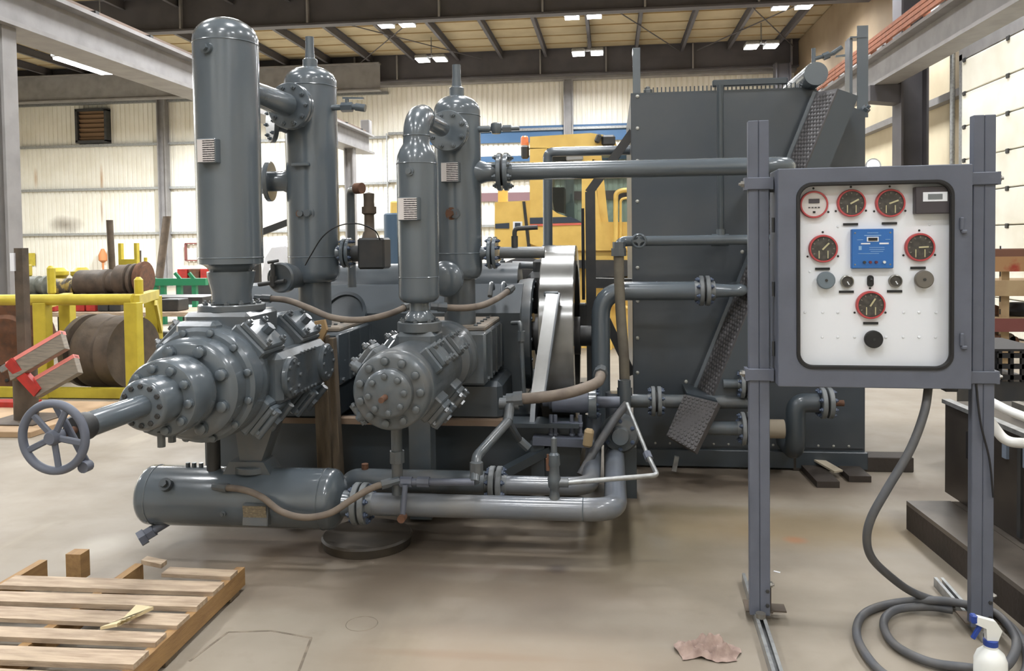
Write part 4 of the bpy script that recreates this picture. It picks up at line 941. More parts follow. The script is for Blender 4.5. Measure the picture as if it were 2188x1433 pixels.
# ---- belt guard: a long inclined box with a dimpled lid
yg1 = YC - .02; ya = YC - .10; yb = YC - .36; PWD = .07
a = A(1792, 190, yb); e = A(1521, 856, yb)
u = (V((a.x, 0, a.z)) - V((e.x, 0, e.z))).normalized(); nn = V((-u.z, 0, u.x))          # nn points up-left
def GP(w, l, y): return V((e.x, y, e.z)) + u * l + nn * (PWD - w)
Lg = (V((a.x, 0, a.z)) - V((e.x, 0, e.z))).length
t = thing('belt_guard', 'long slanting fan belt guard with dimpled lid across the cooler front', 'guard', (e.x, YC - .2, e.z))
wd = .2
b = MB(); n5 = [(0, yg1), (0, ya), (PWD, yb), (wd, yb), (wd, yg1)]
b.prism([GP(w, 0, y) for w, y in n5], u * Lg); b.build('guard_box', PAINT_G, t)
b = MB(); wv = GP(PWD, 0, yb) - GP(0, 0, ya); WL = wv.length; wv.normalize(); ln_ = u.cross(wv).normalized()
if ln_.y > 0: ln_ = -ln_
R3 = Matrix((wv, u, ln_)).transposed()
b.box((GP(0, Lg / 2, ya) + GP(PWD, Lg / 2, yb)) / 2 + ln_ * .004, (WL, Lg, .008), R3)
l = .03; k = 0
while l < Lg - .02:
    x = .022 + (k % 2) * .02
    while x < WL - .015:
        b.lathe(GP(0, l, ya) + wv * x + ln_ * .007, ln_, [(0, .017), (.004, .013), (.007, .006), (.007, 0)], 7); x += .040
    l += .027; k += 1
o = b.build('dimpled_lid', GUARD, t); o['kind'] = 'stuff'
b = MB(); b.prism([GP(-.03, 0, ya), GP(-.03, 0, ya + .02), GP(.01, 0, ya + .02), GP(.01, 0, ya)], u * Lg); b.build('guard_lip', PAINT, t)
# foot of the guard: a wider dimpled cover bent toward the viewer
fa = A(1462, 842, YC - .42); fb = A(1535, 860, YC - .55); fc = A(1484, 964, YC - .66); fd = A(1424, 930, YC - .55)
n_ = (V(fb) - V(fa)).cross(V(fd) - V(fa)).normalized()
if n_.y > 0: n_ = -n_
b = MB(); b.prism([fa, fb, fc, fd], -n_ * .05)
for i in range(13):
    for j in range(8):
        s_, r_ = (i + .5) / 13, (j + .5 + (i % 2) * .3 - .15) / 8
        c = (V(fa) * (1 - r_) + V(fb) * r_) * (1 - s_) + (V(fd) * (1 - r_) + V(fc) * r_) * s_
        b.lathe(c, n_, [(-.001, .013), (.005, .009), (.007, 0)], 7)
b.build('foot_cover', GUARD, t)
b = MB(); b.prism([V(fa) + V((.02, .04, 0)), V(fb) + V((0, .05, 0)), V(fb) + V((0, .5, 0)), V(fa) + V((.02, .40, 0))], (0, 0, -.02)); b.build('foot_web', PAINT_G, t)
for px, py in ((1466, 815), (1586, 538)): bolt(t, A(px, py, YC - .1), NY, .014, RIV, 'dome')

# ---- cooler support frame at its corner
t = thing('cooler_support_stand', 'dark angle iron frame with diagonal braces beside the cooler corner', 'frame stand', (A(1260, 800, 5.9).x, 5.9, 0))
p = A(1261, 410, 5.9); b = MB(); b.box((p.x, 5.9, p.z / 2), (.07, .07, p.z)); b.build('upright', DARK, t)
MB().beam(A(1258, 412, 5.9), A(1352, 282, 5.9), .05, .06).build('upper_brace', DARK, t)
MB().beam(A(1285, 660, 5.9), A(1350, 800, 5.9), .05, .06).build('lower_brace', DARK, t)
MB().beam(A(1255, 604, 5.9), A(1352, 606, 5.9), .06, .07).build('crossbar', DARK, t)
MB().cyl(A(1245, 445, 5.85), A(1247, 640, 5.85), .011, n=8).build('tie_rod', BLACK, t)
b = MB(); b.box(A(1245, 680, 5.9), (.06, .1, .22), ch=.01); b.box(A(1238, 712, 5.9), (.09, .1, .1), ch=.01); b.build('belt_tensioner', DARK, t)
# ---- pipes on the cooler
def pipe(name, label, pts, r, R=.1, m=PAINT, loc=None, cat='pipe'):
    t = thing(name, label, cat, pts[0]); MB().tube(fil(pts, R), r, 18).build('pipe', m, t); return t
y = 5.42
p0 = A(1283, 795, y); p1 = A(1283, 622, y); p2 = A(1500, 622, y)
t = pipe('coolant_return_pipe', 'thick grey elbowed pipe rising beside the cooler with flanged joint', [V((p0.x, y, .25)), V((p1.x, y, p1.z)), V((p2.x, y, p1.z))], .062, .17)
q = A(1505, 622, y); flange_pair(t, (q.x, y, p1.z), EX, .098, FLG, PAINT_B, t=.028, gap=.012, n=8, size=.015, hub=.062)
MB().lathe((q.x + .03, y, p1.z), EX, [(0, .06), (.06, .045), (.14, .04), (.14, 0)], 20).build('reducer', PAINT, t)
MB().tube(fil([V((q.x + .16, y, p1.z)), V((q.x + .24, y, p1.z)), V((q.x + .24, YC, p1.z))], .06), .04, 16).build('inlet_bend', PAINT, t)
y = 5.5
p0 = A(1325, 535, y); p1 = A(1338, 515, y); p2 = A(1690, 514, y)
t = pipe('cooler_water_pipe', 'thin horizontal grey water pipe with tee and hand valve across the cooler', [V((p0.x, 5.32, p0.z)), V((p0.x, 5.45, p1.z)), V((p2.x, y, p1.z))], .034, .06)
q = A(1540, 514, y); MB().cyl((q.x - .06, y, p1.z), (q.x + .05, y, p1.z), .042, n=16).build('tee', PAINT, t)
q2 = A(1538, 182, y); MB().cyl((q.x, y, p1.z), (q.x, y, q2.z), .022, n=14).build('vent_riser', PAINT_G, t)
MB().cyl((q.x, y, p1.z), (q.x, y, p1.z + .07), .032, n=12).build('bushing', PAINT, t)
q = A(1365, 515, 5.44); b = MB(); b.torus((q.x, 5.42, p1.z), NY, .042, .009, 24, 8); b.beam((q.x - .04, 5.42, p1.z), (q.x + .04, 5.42, p1.z), .014, .01); b.beam((q.x, 5.42, p1.z - .04), (q.x, 5.42, p1.z + .04), .014, .01); b.cyl((q.x, 5.41, p1.z), (q.x, 5.5, p1.z), .018, n=10); b.build('valve_wheel', PAINT, t)
y = 6.2
p0 = A(1170, 538, y); p1 = A(1170, 325, y); p2 = A(1352, 322, y)
pipe('exhaust_side_pipe', 'slim grey pipe rising behind the flywheel and bending over to the cooler', [V((p0.x, y, p0.z - .3)), V((p1.x, y, p1.z)), V((p2.x, y, p1.z))], .036, .05)
t = bpy.data.objects['exhaust_side_pipe']; q = A(1168, 532, y); MB().cyl((p1.x, y, q.z - .04), (p1.x, y, q.z + .03), .05, n=14).build('coupling', PAINT, t)
MB().cyl((A(1095, 566, y).x, y, A(1095, 566, y).z), (p1.x, y, A(1095, 566, y).z - .01), .03, n=12).build('side_run', PAINT_D, t)
# lower flanged lines in front of the cooler
y = 5.45
def lower_line(name, label, px0, px1, pyc, pxf, r, fr, dy=0, up=None):
    a = A(px0, pyc, y + dy); b_ = A(px1, pyc, y + dy); f = A(pxf, pyc, y + dy)
    t = thing(name, label, 'pipe', (f.x, y + dy, a.z)); pts = [V((a.x, y + dy, a.z)), V((b_.x, y + dy, a.z))]
    if up: pts.append(V((b_.x, y + dy, up)))
    MB().tube(fil(pts, .12), r, 20).build('pipe', PAINT_D, t)
    flange_pair(t, (f.x, y + dy, a.z), EX, fr, FLG, PAINT_B, t=.026, gap=.014, n=8, size=.014, hub=r); return t
lower_line('lower_cooler_line', 'low flanged pipe behind the guard foot, nearest the cooler corner', 1335, 1600, 856, 1402, .044, .098, -.02)
lower_line('bottom_cooler_line', 'lowest flanged stub pipe behind the left stand post, open tan end', 1505, 1672, 914, 1594, .044, .105, -.12)
t = bpy.data.objects['bottom_cooler_line']; q = A(1668, 916, y - .12); MB().cyl((q.x - .08, y - .12, q.z), (q.x + .02, y - .12, q.z), .06, n=20).build('end_cap', mat('tan_end_cap', (138, 128, 112), .7), t)
lower_line('upper_stub_line', 'short dusty pipe with round flange partly hidden by the stand post', 1545, 1640, 820, 1592, .03, .09, -.05)
a = A(1700, 990, y); b_ = A(1700, 860, y); c = A(1765, 860, y)
t = pipe('capped_elbow_pipe', 'upright grey pipe bending to a blanked flange under the gauge cabinet', [V((a.x, YC, .2)), V((a.x, y, .2)), V((b_.x, y, b_.z)), V((c.x - .05, y, b_.z))], .062, .12, PAINT_G)
flange_pair(t, (c.x, y, b_.z), EX, .1, FLG, PAINT_B, t=.03, gap=.014, n=8, size=.015)
MB().cyl((c.x + .03, y, b_.z), (c.x + .11, y, b_.z), .02, n=12).build('plug_end', RUST, t)
# pump body between the pipes at the cooler corner
p = A(1325, 925, 5.0)
t = thing('coolant_pump', 'cluttered grey pump body at the foot of the cooler corner', 'pump', (p.x, 5.1, 0))
b = MB(); b.lathe((p.x, 5.0, p.z), NY, [(-.12, 0), (-.12, .1), (.0, .12), (.05, .1), (.06, .06), (.1, .05), (.1, 0)], 28); b.build('volute', PAINT_D, t)
bolt_ring(t, (p.x, 4.95, p.z), NY, .085, 6, .014, PAINT_B, 'stud'); bolt(t, (p.x - .06, 4.93, p.z + .03), NY, .022, DARK, 'stud')
b = MB(); b.box((p.x, 5.15, p.z / 2 - .05), (.2, .2, max(.1, p.z - .1))); b.build('pump_foot', PAINT_G, t)
MB().cyl((p.x + .03, 5.15, p.z), (p.x + .03, 5.15, p.z + .3), .04, n=14).build('discharge', PAINT_D, t)
t = thing('skid_hose', 'dark rubber hose slanting down between the pump and the skid', 'hose', A(1240, 1015, 4.7))
MB().tube(spline([A(1340, 862, 4.95), A(1310, 900, 4.9), A(1275, 955, 4.8), A(1240, 1015, 4.7)]), .024, 10).build('hose_body', GHOSE, t)
# ---- timbers under the cooler
a = AZ(1848, 1012, 0); b_ = AZ(1957, 1013, 0)
t = tag(MB().beam((A(1690, 1000, 5.8).x, a.y + .12, .05), (b_.x, b_.y + .12, .05), .16, .10, ch=.005).build('cross_timber', WOOD_K, at=(b_.x, b_.y, .06)), 'brown timber under the cooler, sticking out past its corner', 'timber')
for (pa, pb2, nm) in (((1770, 1042), (1720, 990), 'dark timber end poking forward under the cooler base'), ((1838, 1030), (1800, 995), 'second dark timber end under the cooler, beside the pale wedge')):
    a = AZ(*pa); b_ = AZ(*pb2); d = (b_ - a).normalized()
    tag(MB().beam(a + V((0, 0, .02)), a + d * .9 + V((0, 0, .02)), .14, .04).build('floor_timber', WOOD_K, at=a), nm, 'timber')
a = A(1765, 990, 5.66); tag(MB().beam(a + V((-.03, .1, .0)), a + V((.06, -.08, -.03)), .07, .012).build('pale_wedge', mat('pale_wedge', (176, 166, 146), .7), at=a), 'small pale wedge tucked under the cooler base edge', 'wedge')
a = A(1443, 990, 5.6); tag(MB().beam(a + V((.01, 0, .05)), a + V((-.01, 0, -.05)), .03, .03).build('pale_peg', GALV, at=a), 'short pale peg hanging beneath the cooler base beam', 'peg')

# ------------------------------------------------------------------ yellow loader behind
YL = 12.0
def LP(px, py, dy=0): return A(px, py, YL + dy)
t = thing('wheel_loader', 'yellow wheel loader with glazed cab parked behind the compressor', 'vehicle', (LP(1240, 700).x, YL + 1, 0))
def slab(poly, d, name, m, dy=0, par=None): return MB().prism([LP(x, y, dy) for x, y in poly], (0, d, 0)).build(name, m, par or t)
slab([(1132, 292), (1262, 284), (1312, 291), (1318, 312), (1132, 318)], 1.7, 'roof', LOADER)
slab([(1132, 316), (1168, 316), (1170, 440), (1190, 455), (1243, 474), (1350, 474), (1350, 535), (1170, 535), (1132, 520)], 1.6, 'cab_body', LOADER)
slab([(1243, 316), (1262, 316), (1284, 476), (1243, 476)], 1.6, 'cab_pillar', LOADER, .02)
slab([(1262, 310), (1272, 310), (1272, 340), (1262, 340)], 1.6, 'cab_pillar', LOADER, .03)
slab([(1168, 316), (1243, 316), (1243, 474), (1190, 455), (1170, 440)], .03, 'side_window', CABGLASS, .08)
slab([(1262, 330), (1350, 330), (1350, 474), (1282, 474)], .03, 'door_window', CABGLASS, .10)
slab([(1268, 330), (1285, 330), (1300, 474), (1282, 474)], .05, 'door_stile', LOADER, .06)
slab([(1170, 325), (1240, 325), (1240, 345), (1170, 345)], .02, 'sun_blind', DARK, .5)
slab([(1175, 400), (1205, 400), (1205, 455), (1185, 450)], .5, 'seat_back', DARK, .5)
slab([(1160, 530), (1350, 530), (1350, 760), (1232, 760), (1232, 620), (1180, 560), (1160, 552)], 1.5, 'chassis', LOADER, .05)
slab([(1057, 432), (1135, 428), (1152, 520), (1152, 556), (1057, 540)], 1.3, 'engine_hood', LOADER, .1)
slab([(1116, 430), (1122, 430), (1135, 540), (1128, 540)], .03, 'hood_joint', DARK, .08)
slab([(1064, 405), (1083, 405), (1083, 432), (1064, 432)], .15, 'exhaust_stack', LOADER, .5)
slab([(1132, 465), (1220, 463), (1245, 475), (1132, 478)], .02, 'dark_stripe', NAVY, -.015)
slab([(1132, 479), (1245, 476), (1245, 480), (1132, 483)], .02, 'red_stripe', mat('coral_stripe', (222, 110, 96), .5), -.015)
slab([(1058, 478), (1088, 476), (1088, 488), (1058, 488)], .02, 'dark_stripe', NAVY, .085)
slab([(1100, 476), (1112, 476), (1112, 488), (1100, 488)], .02, 'sticker', NAVY, .085)
slab([(1096, 473), (1116, 473), (1116, 491), (1096, 491)], .012, 'sticker_base', WHITE, .09)
b = MB(); q = LP(1121, 308, .3); b.lathe(q - UP * .08, UP, [(0, .06), (.06, .065), (.06, 0)], 14); b.build('beacon_base', PLASTIC_W, t)
b = MB(); b.lathe(q - UP * .02, UP, [(0, .062), (.12, .058), (.14, .04), (.14, 0)], 14); b.build('beacon', mat('orange_beacon', (236, 140, 96), .3), t)
q = LP(1122, 325, .2); MB().box(q, (.12, .05, .2), ch=.03).build('mirror', DARK, t); MB().beam(q + V((0, .03, .05)), LP(1136, 318, .25), .02, .02).build('mirror_arm', DARK, t)
q = LP(1278, 296, -.05); MB().box(q, (.08, .08, .13), Matrix.Rotation(.4, 3, 'Y'), .02).build('work_light', DARK, t); MB().box(LP(1300, 300, -.02), (.2, .06, .16), ch=.03).build('work_light', DARK, t)
MB().box(LP(1228, 335, -.03), (.25, .04, .12), ch=.02).build('hanging_blind', mat('grey_blind', (150, 150, 148), .6), t)
b = MB(); b.tube(fil([LP(1315, 560, -.12), LP(1316, 412, -.12), LP(1330, 406, -.12), LP(1356, 406, -.12)], .08), .035, 10); b.tube(fil([LP(1326, 560, -.1), LP(1326, 425, -.1), LP(1356, 420, -.1)], .05), .018, 8); b.build('door_frame', LOADER, t)
b = MB(); b.tube(fil([LP(1305, 770, -.1), LP(1300, 640, -.1), LP(1345, 590, -.1)], .1), .03, 8); b.tube([LP(1290, 640, -.1), LP(1345, 660, -.1)], .03, 8); b.build('ladder_rail', LOADER, t)
MB().lathe(LP(1120, 640, -.05), YY, [(0, .3), (0, .56), (.04, .62), (.5, .62), (.5, .3)], 40).build('tyre', BLACK, t)
MB().lathe(LP(1120, 640, -.07), YY, [(0, 0), (0, .3), (.3, .3)], 24).build('wheel_hub', LOADER, t)
MB().torus(LP(1120, 640, .2), YY, .74, .05, 40, 8).build('mudguard', LOADER, t)
slab([(1232, 556), (1350, 556), (1350, 590), (1265, 592), (1265, 575), (1232, 572)], .3, 'step_box', DARK, -.2)
slab([(1255, 592), (1350, 594), (1350, 604), (1255, 604)], .3, 'step_plate', GALV, -.2)
MB().box(LP(1345, 700, .5), (.3, .5, .4), ch=.05).build('pivot', DARK, t)
tyr = MB().lathe(V((LP(1120, 640).x - 0, YL + 1.5, .68)), YY, [(0, .3), (0, .6), (.5, .6), (.5, .3)], 32).build('tyre', BLACK, t)
MB().box((LP(1240, 700).x + .6, YL + .9, .35), (1.6, 1.3, .7), ch=.05).build('undercarriage', DARK, t)
# dark yellow post and blue drum glimpsed between the two vessels
q = A(846, 520, 11.0); p = A(840, 570, 11.0)
t = thing('lifting_boom', 'yellow lifting arm end glimpsed behind the shorter vessel', 'machine arm', (q.x, 11, 0))
MB().beam((q.x, 11, 0), A(852, 430, 11), .2, .2, YY, .02).build('arm', LOADER, t); MB().box(p, (.35, .3, .12), ch=.04).build('arm_foot', LOADER, t)
q = A(843, 478, 10.6); tag(MB().lathe((q.x, 10.6, 0), UP, [(0, 0), (0, .14), (q.z + .12, .14), (q.z + .14, .12), (q.z + .14, 0)], 20).build('blue_drum', mat('dark_blue_drum', (62, 84, 104), .5), at=(q.x, 10.6, 0)), 'dark blue upright cylinder behind the shorter vessel', 'cylinder')
# machine wrapped in white plastic behind
q0 = A(555, 665, 9.5)
t = thing('wrapped_bundle', 'bundle wrapped in shiny white plastic sheet behind the tall vessel', 'bundle', (A(590, 660, 9.5).x, 9.6, 0))
b = MB(); rows = []
poly = [(545, 640), (555, 590), (566, 530), (580, 508), (610, 504), (640, 520), (640, 640)]
for k in range(6):
    rows.append([A(x + random.uniform(-3, 3) * (k > 0), y + (k % 2) * 4 + random.uniform(-4, 4) * (0 < k), 9.5 + k * .16) + V((0, 0, -.06 * abs(k - 2))) for x, y in poly])
rows = [[V((p.x, p.y, max(p.z, .02))) for p in r] for r in rows]
b.rings(rows, smooth=True); n_ = len(poly); b.add(rows[0], [tuple(range(n_))]); b.add(rows[-1], [tuple(range(n_))[::-1]])
b.build('plastic_sheet', mat('white_plastic_sheet', (232, 234, 240), .25, bump=.8, bscale=6), t)
MB().box((A(590, 660, 9.6).x, 9.9, .4), (.6, .7, .8)).build('crate', WOOD_D, t)

# ------------------------------------------------------------------ side bay clutter
YR = 7.95
def rackp(px, py, dy=0): return A(px, py, YR + dy)
t = thing('yellow_rack', 'yellow steel frame rack holding the dark drums, rail along its top', 'rack', (rackp(200, 850).x, YR, 0))
zr = rackp(150, 640).z
MB().cyl((rackp(-60, 640).x, YR, zr), (rackp(285, 640).x, YR, zr), .058, n=18).build('top_rail', YELLOW, t)
for px, dy in ((93, 0), (287, 0), (146, 1.0), (331, 1.0)):
    q = rackp(px, 740, dy); MB().box((q.x, YR + dy, (zr - .03) / 2), (.145, .12, zr - .03), ch=.006).build('post', YELLOW, t)
for px, h, dy in ((111, .34, .7), (297, .22, .3)):
    q = rackp(px, 640, dy); MB().box((q.x, YR + dy, zr + h / 2), (.09, .09, h), ch=.03).build('stub_post', YELLOW, t)
b = MB(); q = rackp(287, 634); w = rackp(331, 634, 1.0); b.beam((q.x, YR, zr - .01), (w.x, YR + 1.0, zr - .01), .1, .1); b.build('end_rail', YELLOW, t)
b = MB(); q = rackp(93, 634); w = rackp(146, 634, 1.0); b.beam((q.x, YR, zr - .04), (w.x, YR + 1.0, zr - .04), .1, .1); b.build('end_rail', YELLOW, t)
for dy in (0, 1.0): MB().box(((rackp(-60, 850).x + rackp(300, 850).x) / 2, YR + dy, .06), (rackp(300, 850).x - rackp(-60, 850).x, .09, .1)).build('bottom_rail', YELLOW, t)
MB().beam((rackp(300, 640, .4).x, YR + .7, .95), (rackp(345, 720, 1.0).x, YR + 1.0, .6), .03, .08).build('gusset', YELLOW, t)
# dark grooved drum
q = A(225, 762, 8.45); R_ = .40
t = tag(MB().lathe((A(178, 762, 8.4).x, 8.45, R_ + .04), (.96, -.2, 0), [(0, 0), (0, R_ - .02), (.03, R_), (.10, R_), (.10, R_ - .07), (.2, R_ - .07), (.2, R_), (.24, R_ + .012), (.28, R_), (.45, R_ - .01), (.47, R_ - .03), (.49, R_ - .01), (.68, R_ - .01), (.68, 0)], 48).build('grooved_drum', RUSTY_IRON, at=(A(225, 762, 8.45).x, 8.45, .1)), 'dark grooved iron drum lying inside the yellow rack', 'drum')
for i in range(5):
    pass
# rusty bolted disc
q = A(22, 755, 8.4)
t = thing('rusty_flange_disc', 'large rusty bolted disc leaning at the frame edge beside the yellow rack', 'disc', (q.x, 8.4, .05))
d_ = MB().lathe((q.x, 8.4, .55), (.25, -1, 0), [(0, .0), (0, .50), (.06, .52), (.09, .5), (.09, .3), (.14, .26), (.14, 0)], 44).build('disc', RUST, t)
bolt_ring(d_, (q.x + .022, 8.31, .55), (.25, -1, 0), .43, 22, .02, DARK, 'nut')
# tilted red roller rack on its pole
yp = 6.6
def TP(px, py, dy=0): return A(px, py, yp + dy)
q = TP(33, 800)
t = thing('pole_stand', 'rusty upright pole with a tilted two-tier red tray beside the yellow rack', 'stand', (q.x, yp, 0))
MB().box((q.x, yp + .12, TP(33, 530).z / 2), (.08, .08, TP(33, 530).z)).build('pole', RUSTY_IRON, t)
MB().box((q.x, yp + .12, .03), (.5, .5, .06)).build('pole_base', RUSTY_IRON, t)
MB().cyl((q.x, yp + .12, .06), (q.x, yp + .12, .55), .10, n=16).build('sleeve', RUSTY_IRON, t)
MB().box((q.x - .045, yp + .07, TP(30, 560).z), (.04, .02, .16)).build('white_tape', WHITE, t)
e1 = (TP(130, 712) - TP(18, 778)).normalized()
e2 = V((e1.z, 0, -e1.x)); e2 = V((.95 * e2.x, -.3, .95 * e2.z)).normalized()
nr = e1.cross(e2).normalized()
for (pa, pb2) in (((18, 776), (134, 708)), ((72, 812), (162, 758))):
    a = TP(*pa); b_ = TP(*pb2); w_ = .175
    R3 = Matrix((e1, e2, nr)).transposed(); L_ = (b_ - a).length
    tr = MB().box((a + b_) / 2 + e2 * w_ / 2, (L_, w_, .06), R3, .004).build('tier', mat('worn_tread', (136, 126, 112), .6, 0, (110, 102, 92), 8, stretch=(1, 1, 12)) if 'worn_tread' not in bpy.data.materials else bpy.data.materials['worn_tread'], t)
    MB().box((a + b_) / 2 + e2 * .012 - e1.cross(e2) * 0, (L_, .035, .066), R3).build('red_edge', PINK, tr)
a = TP(22, 772, -.03); b_ = TP(84, 838, -.06); MB().beam(a, b_, .09, .06, YY).build('side_rail', RED, t)
MB().beam(TP(2, 790), TP(26, 775), .05, .03, YY).build('handle_bar', GALV, t)
a = AZ(-40, 872); b_ = AZ(112, 868)
tag(MB().box(((a.x + b_.x) / 2, a.y - .1, .05), (b_.x - a.x, .16, .1)).build('red_floor_beam', RED, at=((a.x + b_.x) / 2, a.y, 0)), 'red steel beam lying on the floor behind the handwheel', 'beam')
a = AZ(0, 925); tag(MB().box((a.x - .35, a.y + .5, .025), (1.5, 1.3, .05), ch=.004).build('plywood_sheet', mat('plywood', (182, 154, 122), .8, 0, (160, 134, 104), 3), at=(a.x, a.y, 0)), 'tan plywood sheet on the floor behind the handwheel', 'board')
# long bench behind with machine parts
yb = 11.0
def BP(px, py, dy=0): return A(px, py, yb + dy)
zt_ = BP(250, 672).z
t = thing('work_bench', 'long bench with light wooden top behind the yellow rack', 'bench', (BP(200, 700).x, yb, 0))
MB().box(((BP(-80, 665).x + BP(405, 665).x) / 2, yb + .45, zt_), (BP(405, 665).x - BP(-80, 665).x, .9, .06)).build('bench_top', WOOD, t)
for px in (-60, 60, 395):
    for dy in (.06, .84): MB().box((BP(px, 700).x, yb + dy, zt_ / 2 - .02), (.08, .08, zt_ - .04)).build('leg', DARK, t)
MB().box(((BP(-80, 665).x + BP(405, 665).x) / 2, yb + .5, .25), (3, .7, .04)).build('lower_shelf', DARK, t)
# red parts bins on the bench
for i, (px, w, col) in enumerate(((118, .20, RED), (182, .16, RED), (206, .14, RED), (232, .16, DARK), (258, .18, DARK), (372, .3, DARK))):
    q = BP(px, 655, .3); tag(MB().box((q.x, yb + .3, zt_ + .12), (w, .3, .17), ch=.01).build('parts_bin', col, at=(q.x, yb + .3, zt_ + .03)), ['bright red bin on the bench beside the yellow post', 'second red bin on the bench, behind the drum', 'third red bin on the bench, next to a dark one', 'dark bin on the bench beside the red ones', 'dark bin on the bench under the rusty cylinders', 'wide dark bin at the bench end near the green rack'][i], 'bin')
# raised row of old motors and pumps (on a rear shelf)
zs = BP(200, 634, 1.2).z
t = thing('rear_shelf', 'dark steel shelf behind the bench holding old motors', 'shelf', (BP(150, 650, 1.2).x, yb + 1.3, 0))
MB().box(((BP(-80, 640).x + BP(345, 640).x) / 2, yb + 1.35, zs - .03), (3.3, .7, .06)).build('shelf_board', DARK, t)
for px in (-60, 130, 340):
    for dy in (1.05, 1.65): MB().box((BP(px, 700, dy).x, yb + dy, zs / 2 - .03), (.06, .06, zs - .06)).build('leg', DARK, t)
ys = yb + 1.3
def motor(px0, px1, r, m, label, name='old_motor', fl=True):
    a = A(px0, 610, ys); b_ = A(px1, 610, ys); L_ = b_.x - a.x; z = zs + r
    t = thing(name, label, 'motor', ((a.x + b_.x) / 2, ys, zs))
    MB().lathe((a.x, ys, z), EX, [(0, 0), (0, r * .8), (.03, r * .95), (L_ * .6, r * .95), (L_ * .62, r), (L_ * .75, r), (L_ * .77, r * .8), (L_, r * .8), (L_, 0)], 24).build('housing', m, t)
    if fl: MB().disc((b_.x - .02, ys, z), EX, r * 1.02, .05, 24).build('end_bell', m, t)
    for s in (.25, .7): MB().box((a.x + L_ * s, ys, zs + .03), (.06, r * 1.6, .06)).build('foot', m, t)
GM = mat('grey_green_motor', (116, 118, 108), .6, 0, (92, 96, 88), 12)
motor(42, 100, .17, GM, 'grey green old motor on the shelf beside the rusty pole')
motor(112, 162, .15, mat('mixed_yellow_iron', (168, 146, 80), .6, 0, (80, 74, 64), 9, .45, .55), 'yellow and grey motor on the shelf in the row of motors')
motor(168, 258, .22, RUSTY_IRON, 'long rusty brown motor on the shelf above the drum')
motor(252, 290, .26, RUSTY_IRON, 'short fat rusty motor at the end of the shelf')
motor(298, 316, .28, RUST, 'narrow brown upright rotor at the shelf end', 'old_rotor', False)
motor(-30, 30, .2, DARK, 'dark motor on the shelf behind the pole')
q = A(58, 578, ys + .4); tag(MB().box((q.x, ys + .3, zs + .42), (.22, .2, .2), ch=.02).build('yellow_box', YELLOW, at=(q.x, ys, zs)), 'small yellow box on the shelf beside the rusty pole', 'box')
tag(MB().box((q.x, ys + .3, zs + .16), (.26, .22, .32)).build('grey_crate', GM, at=(q.x, ys, zs)), 'grey crate on the shelf under the small yellow box', 'crate')
for px, lab in ((128, 'yellow pump casing standing among the old motors'), (176, 'small yellow casing beside the long rusty motor')):
    q = A(px, 595, ys + .35); tag(MB().lathe((q.x, ys + .32, zs), UP, [(0, 0), (0, .12), (.3, .12), (.34, .16), (.4, .16), (.46, .1), (.46, 0)], 16).build('pump_casing', YELLOW, at=(q.x, ys, zs)), lab, 'pump')
# yellow jack frame, poles
q = A(276, 560, ys + .5); t = thing('yellow_jack', 'yellow forked jack standing behind the rusty motors', 'jack', (q.x, ys + .5, 0))
b = MB(); b.box((q.x, ys + .5, A(276, 560, ys + .5).z / 2 + .1), (.32, .1, A(276, 560, ys + .5).z - .1))
for s in (-1, 1): b.box((q.x + s * .14, ys + .5, A(276, 545, ys + .5).z), (.05, .08, .4))
b.build('jack_frame', YELLOW, t); MB().box((q.x, ys + .5, .1), (.5, .4, .2)).build('jack_foot', YELLOW, t)
def pole(px0, py0, px1, py1, Y, r, m, lab, name='pipe_post'):
    a = A(px0, py0, Y); b_ = A(px1, py1, Y); d = (b_ - a); k = (a.z - .02) / (a.z - b_.z); foot = a + d * k
    tag(MB().cyl(foot, a, r, n=10).build(name, m, at=foot), lab, 'pole')
pole(234, 470, 241, 600, 13, .055, RUSTY_IRON, 'tall rusty pipe standing upright behind the motors')
pole(258, 528, 259, 590, 13.3, .03, RUSTY_IRON, 'shorter thin rusty rod beside the tall pipe')
pole(298, 535, 299, 590, 13.4, .03, RUSTY_IRON, 'thin rusty rod beside the yellow jack')
pole(311, 550, 311, 590, 13.6, .03, YELLOW, 'thin yellow rod beside the narrow rotor')
pole(357, 462, 340, 595, 24, .12, RUSTY_IRON, 'timber pole leaning on the wall post behind the green rack')
# green rack
yg = 15.5
t = thing('green_rack', 'green painted steel rack with pointed uprights by the end wall', 'rack', (A(385, 640, yg).x, yg, 0))
zg_ = A(385, 602, yg).z
MB().box(((A(315, 602, yg).x + A(442, 602, yg).x) / 2, yg, zg_), (A(442, 602, yg).x - A(315, 602, yg).x, .12, .14)).build('top_beam', GREEN, t)
for px in (334, 350, 385, 417):
    q = A(px, 640, yg); MB().box((q.x, yg, zg_ / 2), (.09, .09, zg_)).build('upright', GREEN, t)
for px in (326, 380, 410): MB().beam((A(px, 600, yg).x + .08, yg, zg_ + .02), (A(px - 6, 585, yg).x, yg, A(px, 583, yg).z), .05, .06).build('prong', GREEN, t)
MB().box((A(380, 640, yg).x, yg + .5, zg_ * .35), (1.2, .8, .05)).build('rack_shelf', GREEN, t)
q = A(412, 585, 19); t = thing('red_box_stack', 'row of small red and brown boxes behind the green rack', 'boxes', (q.x, 19, 0))
MB().box((q.x, 19.3, q.z / 2 - .05), (.9, .6, q.z - .15)).build('pedestal', DARK, t)
for i in range(3): MB().box((q.x - .28 + i * .3, 19.2, q.z), (.26, .4, .24), ch=.01).build('small_box', RED if i != 1 else RUST, t)
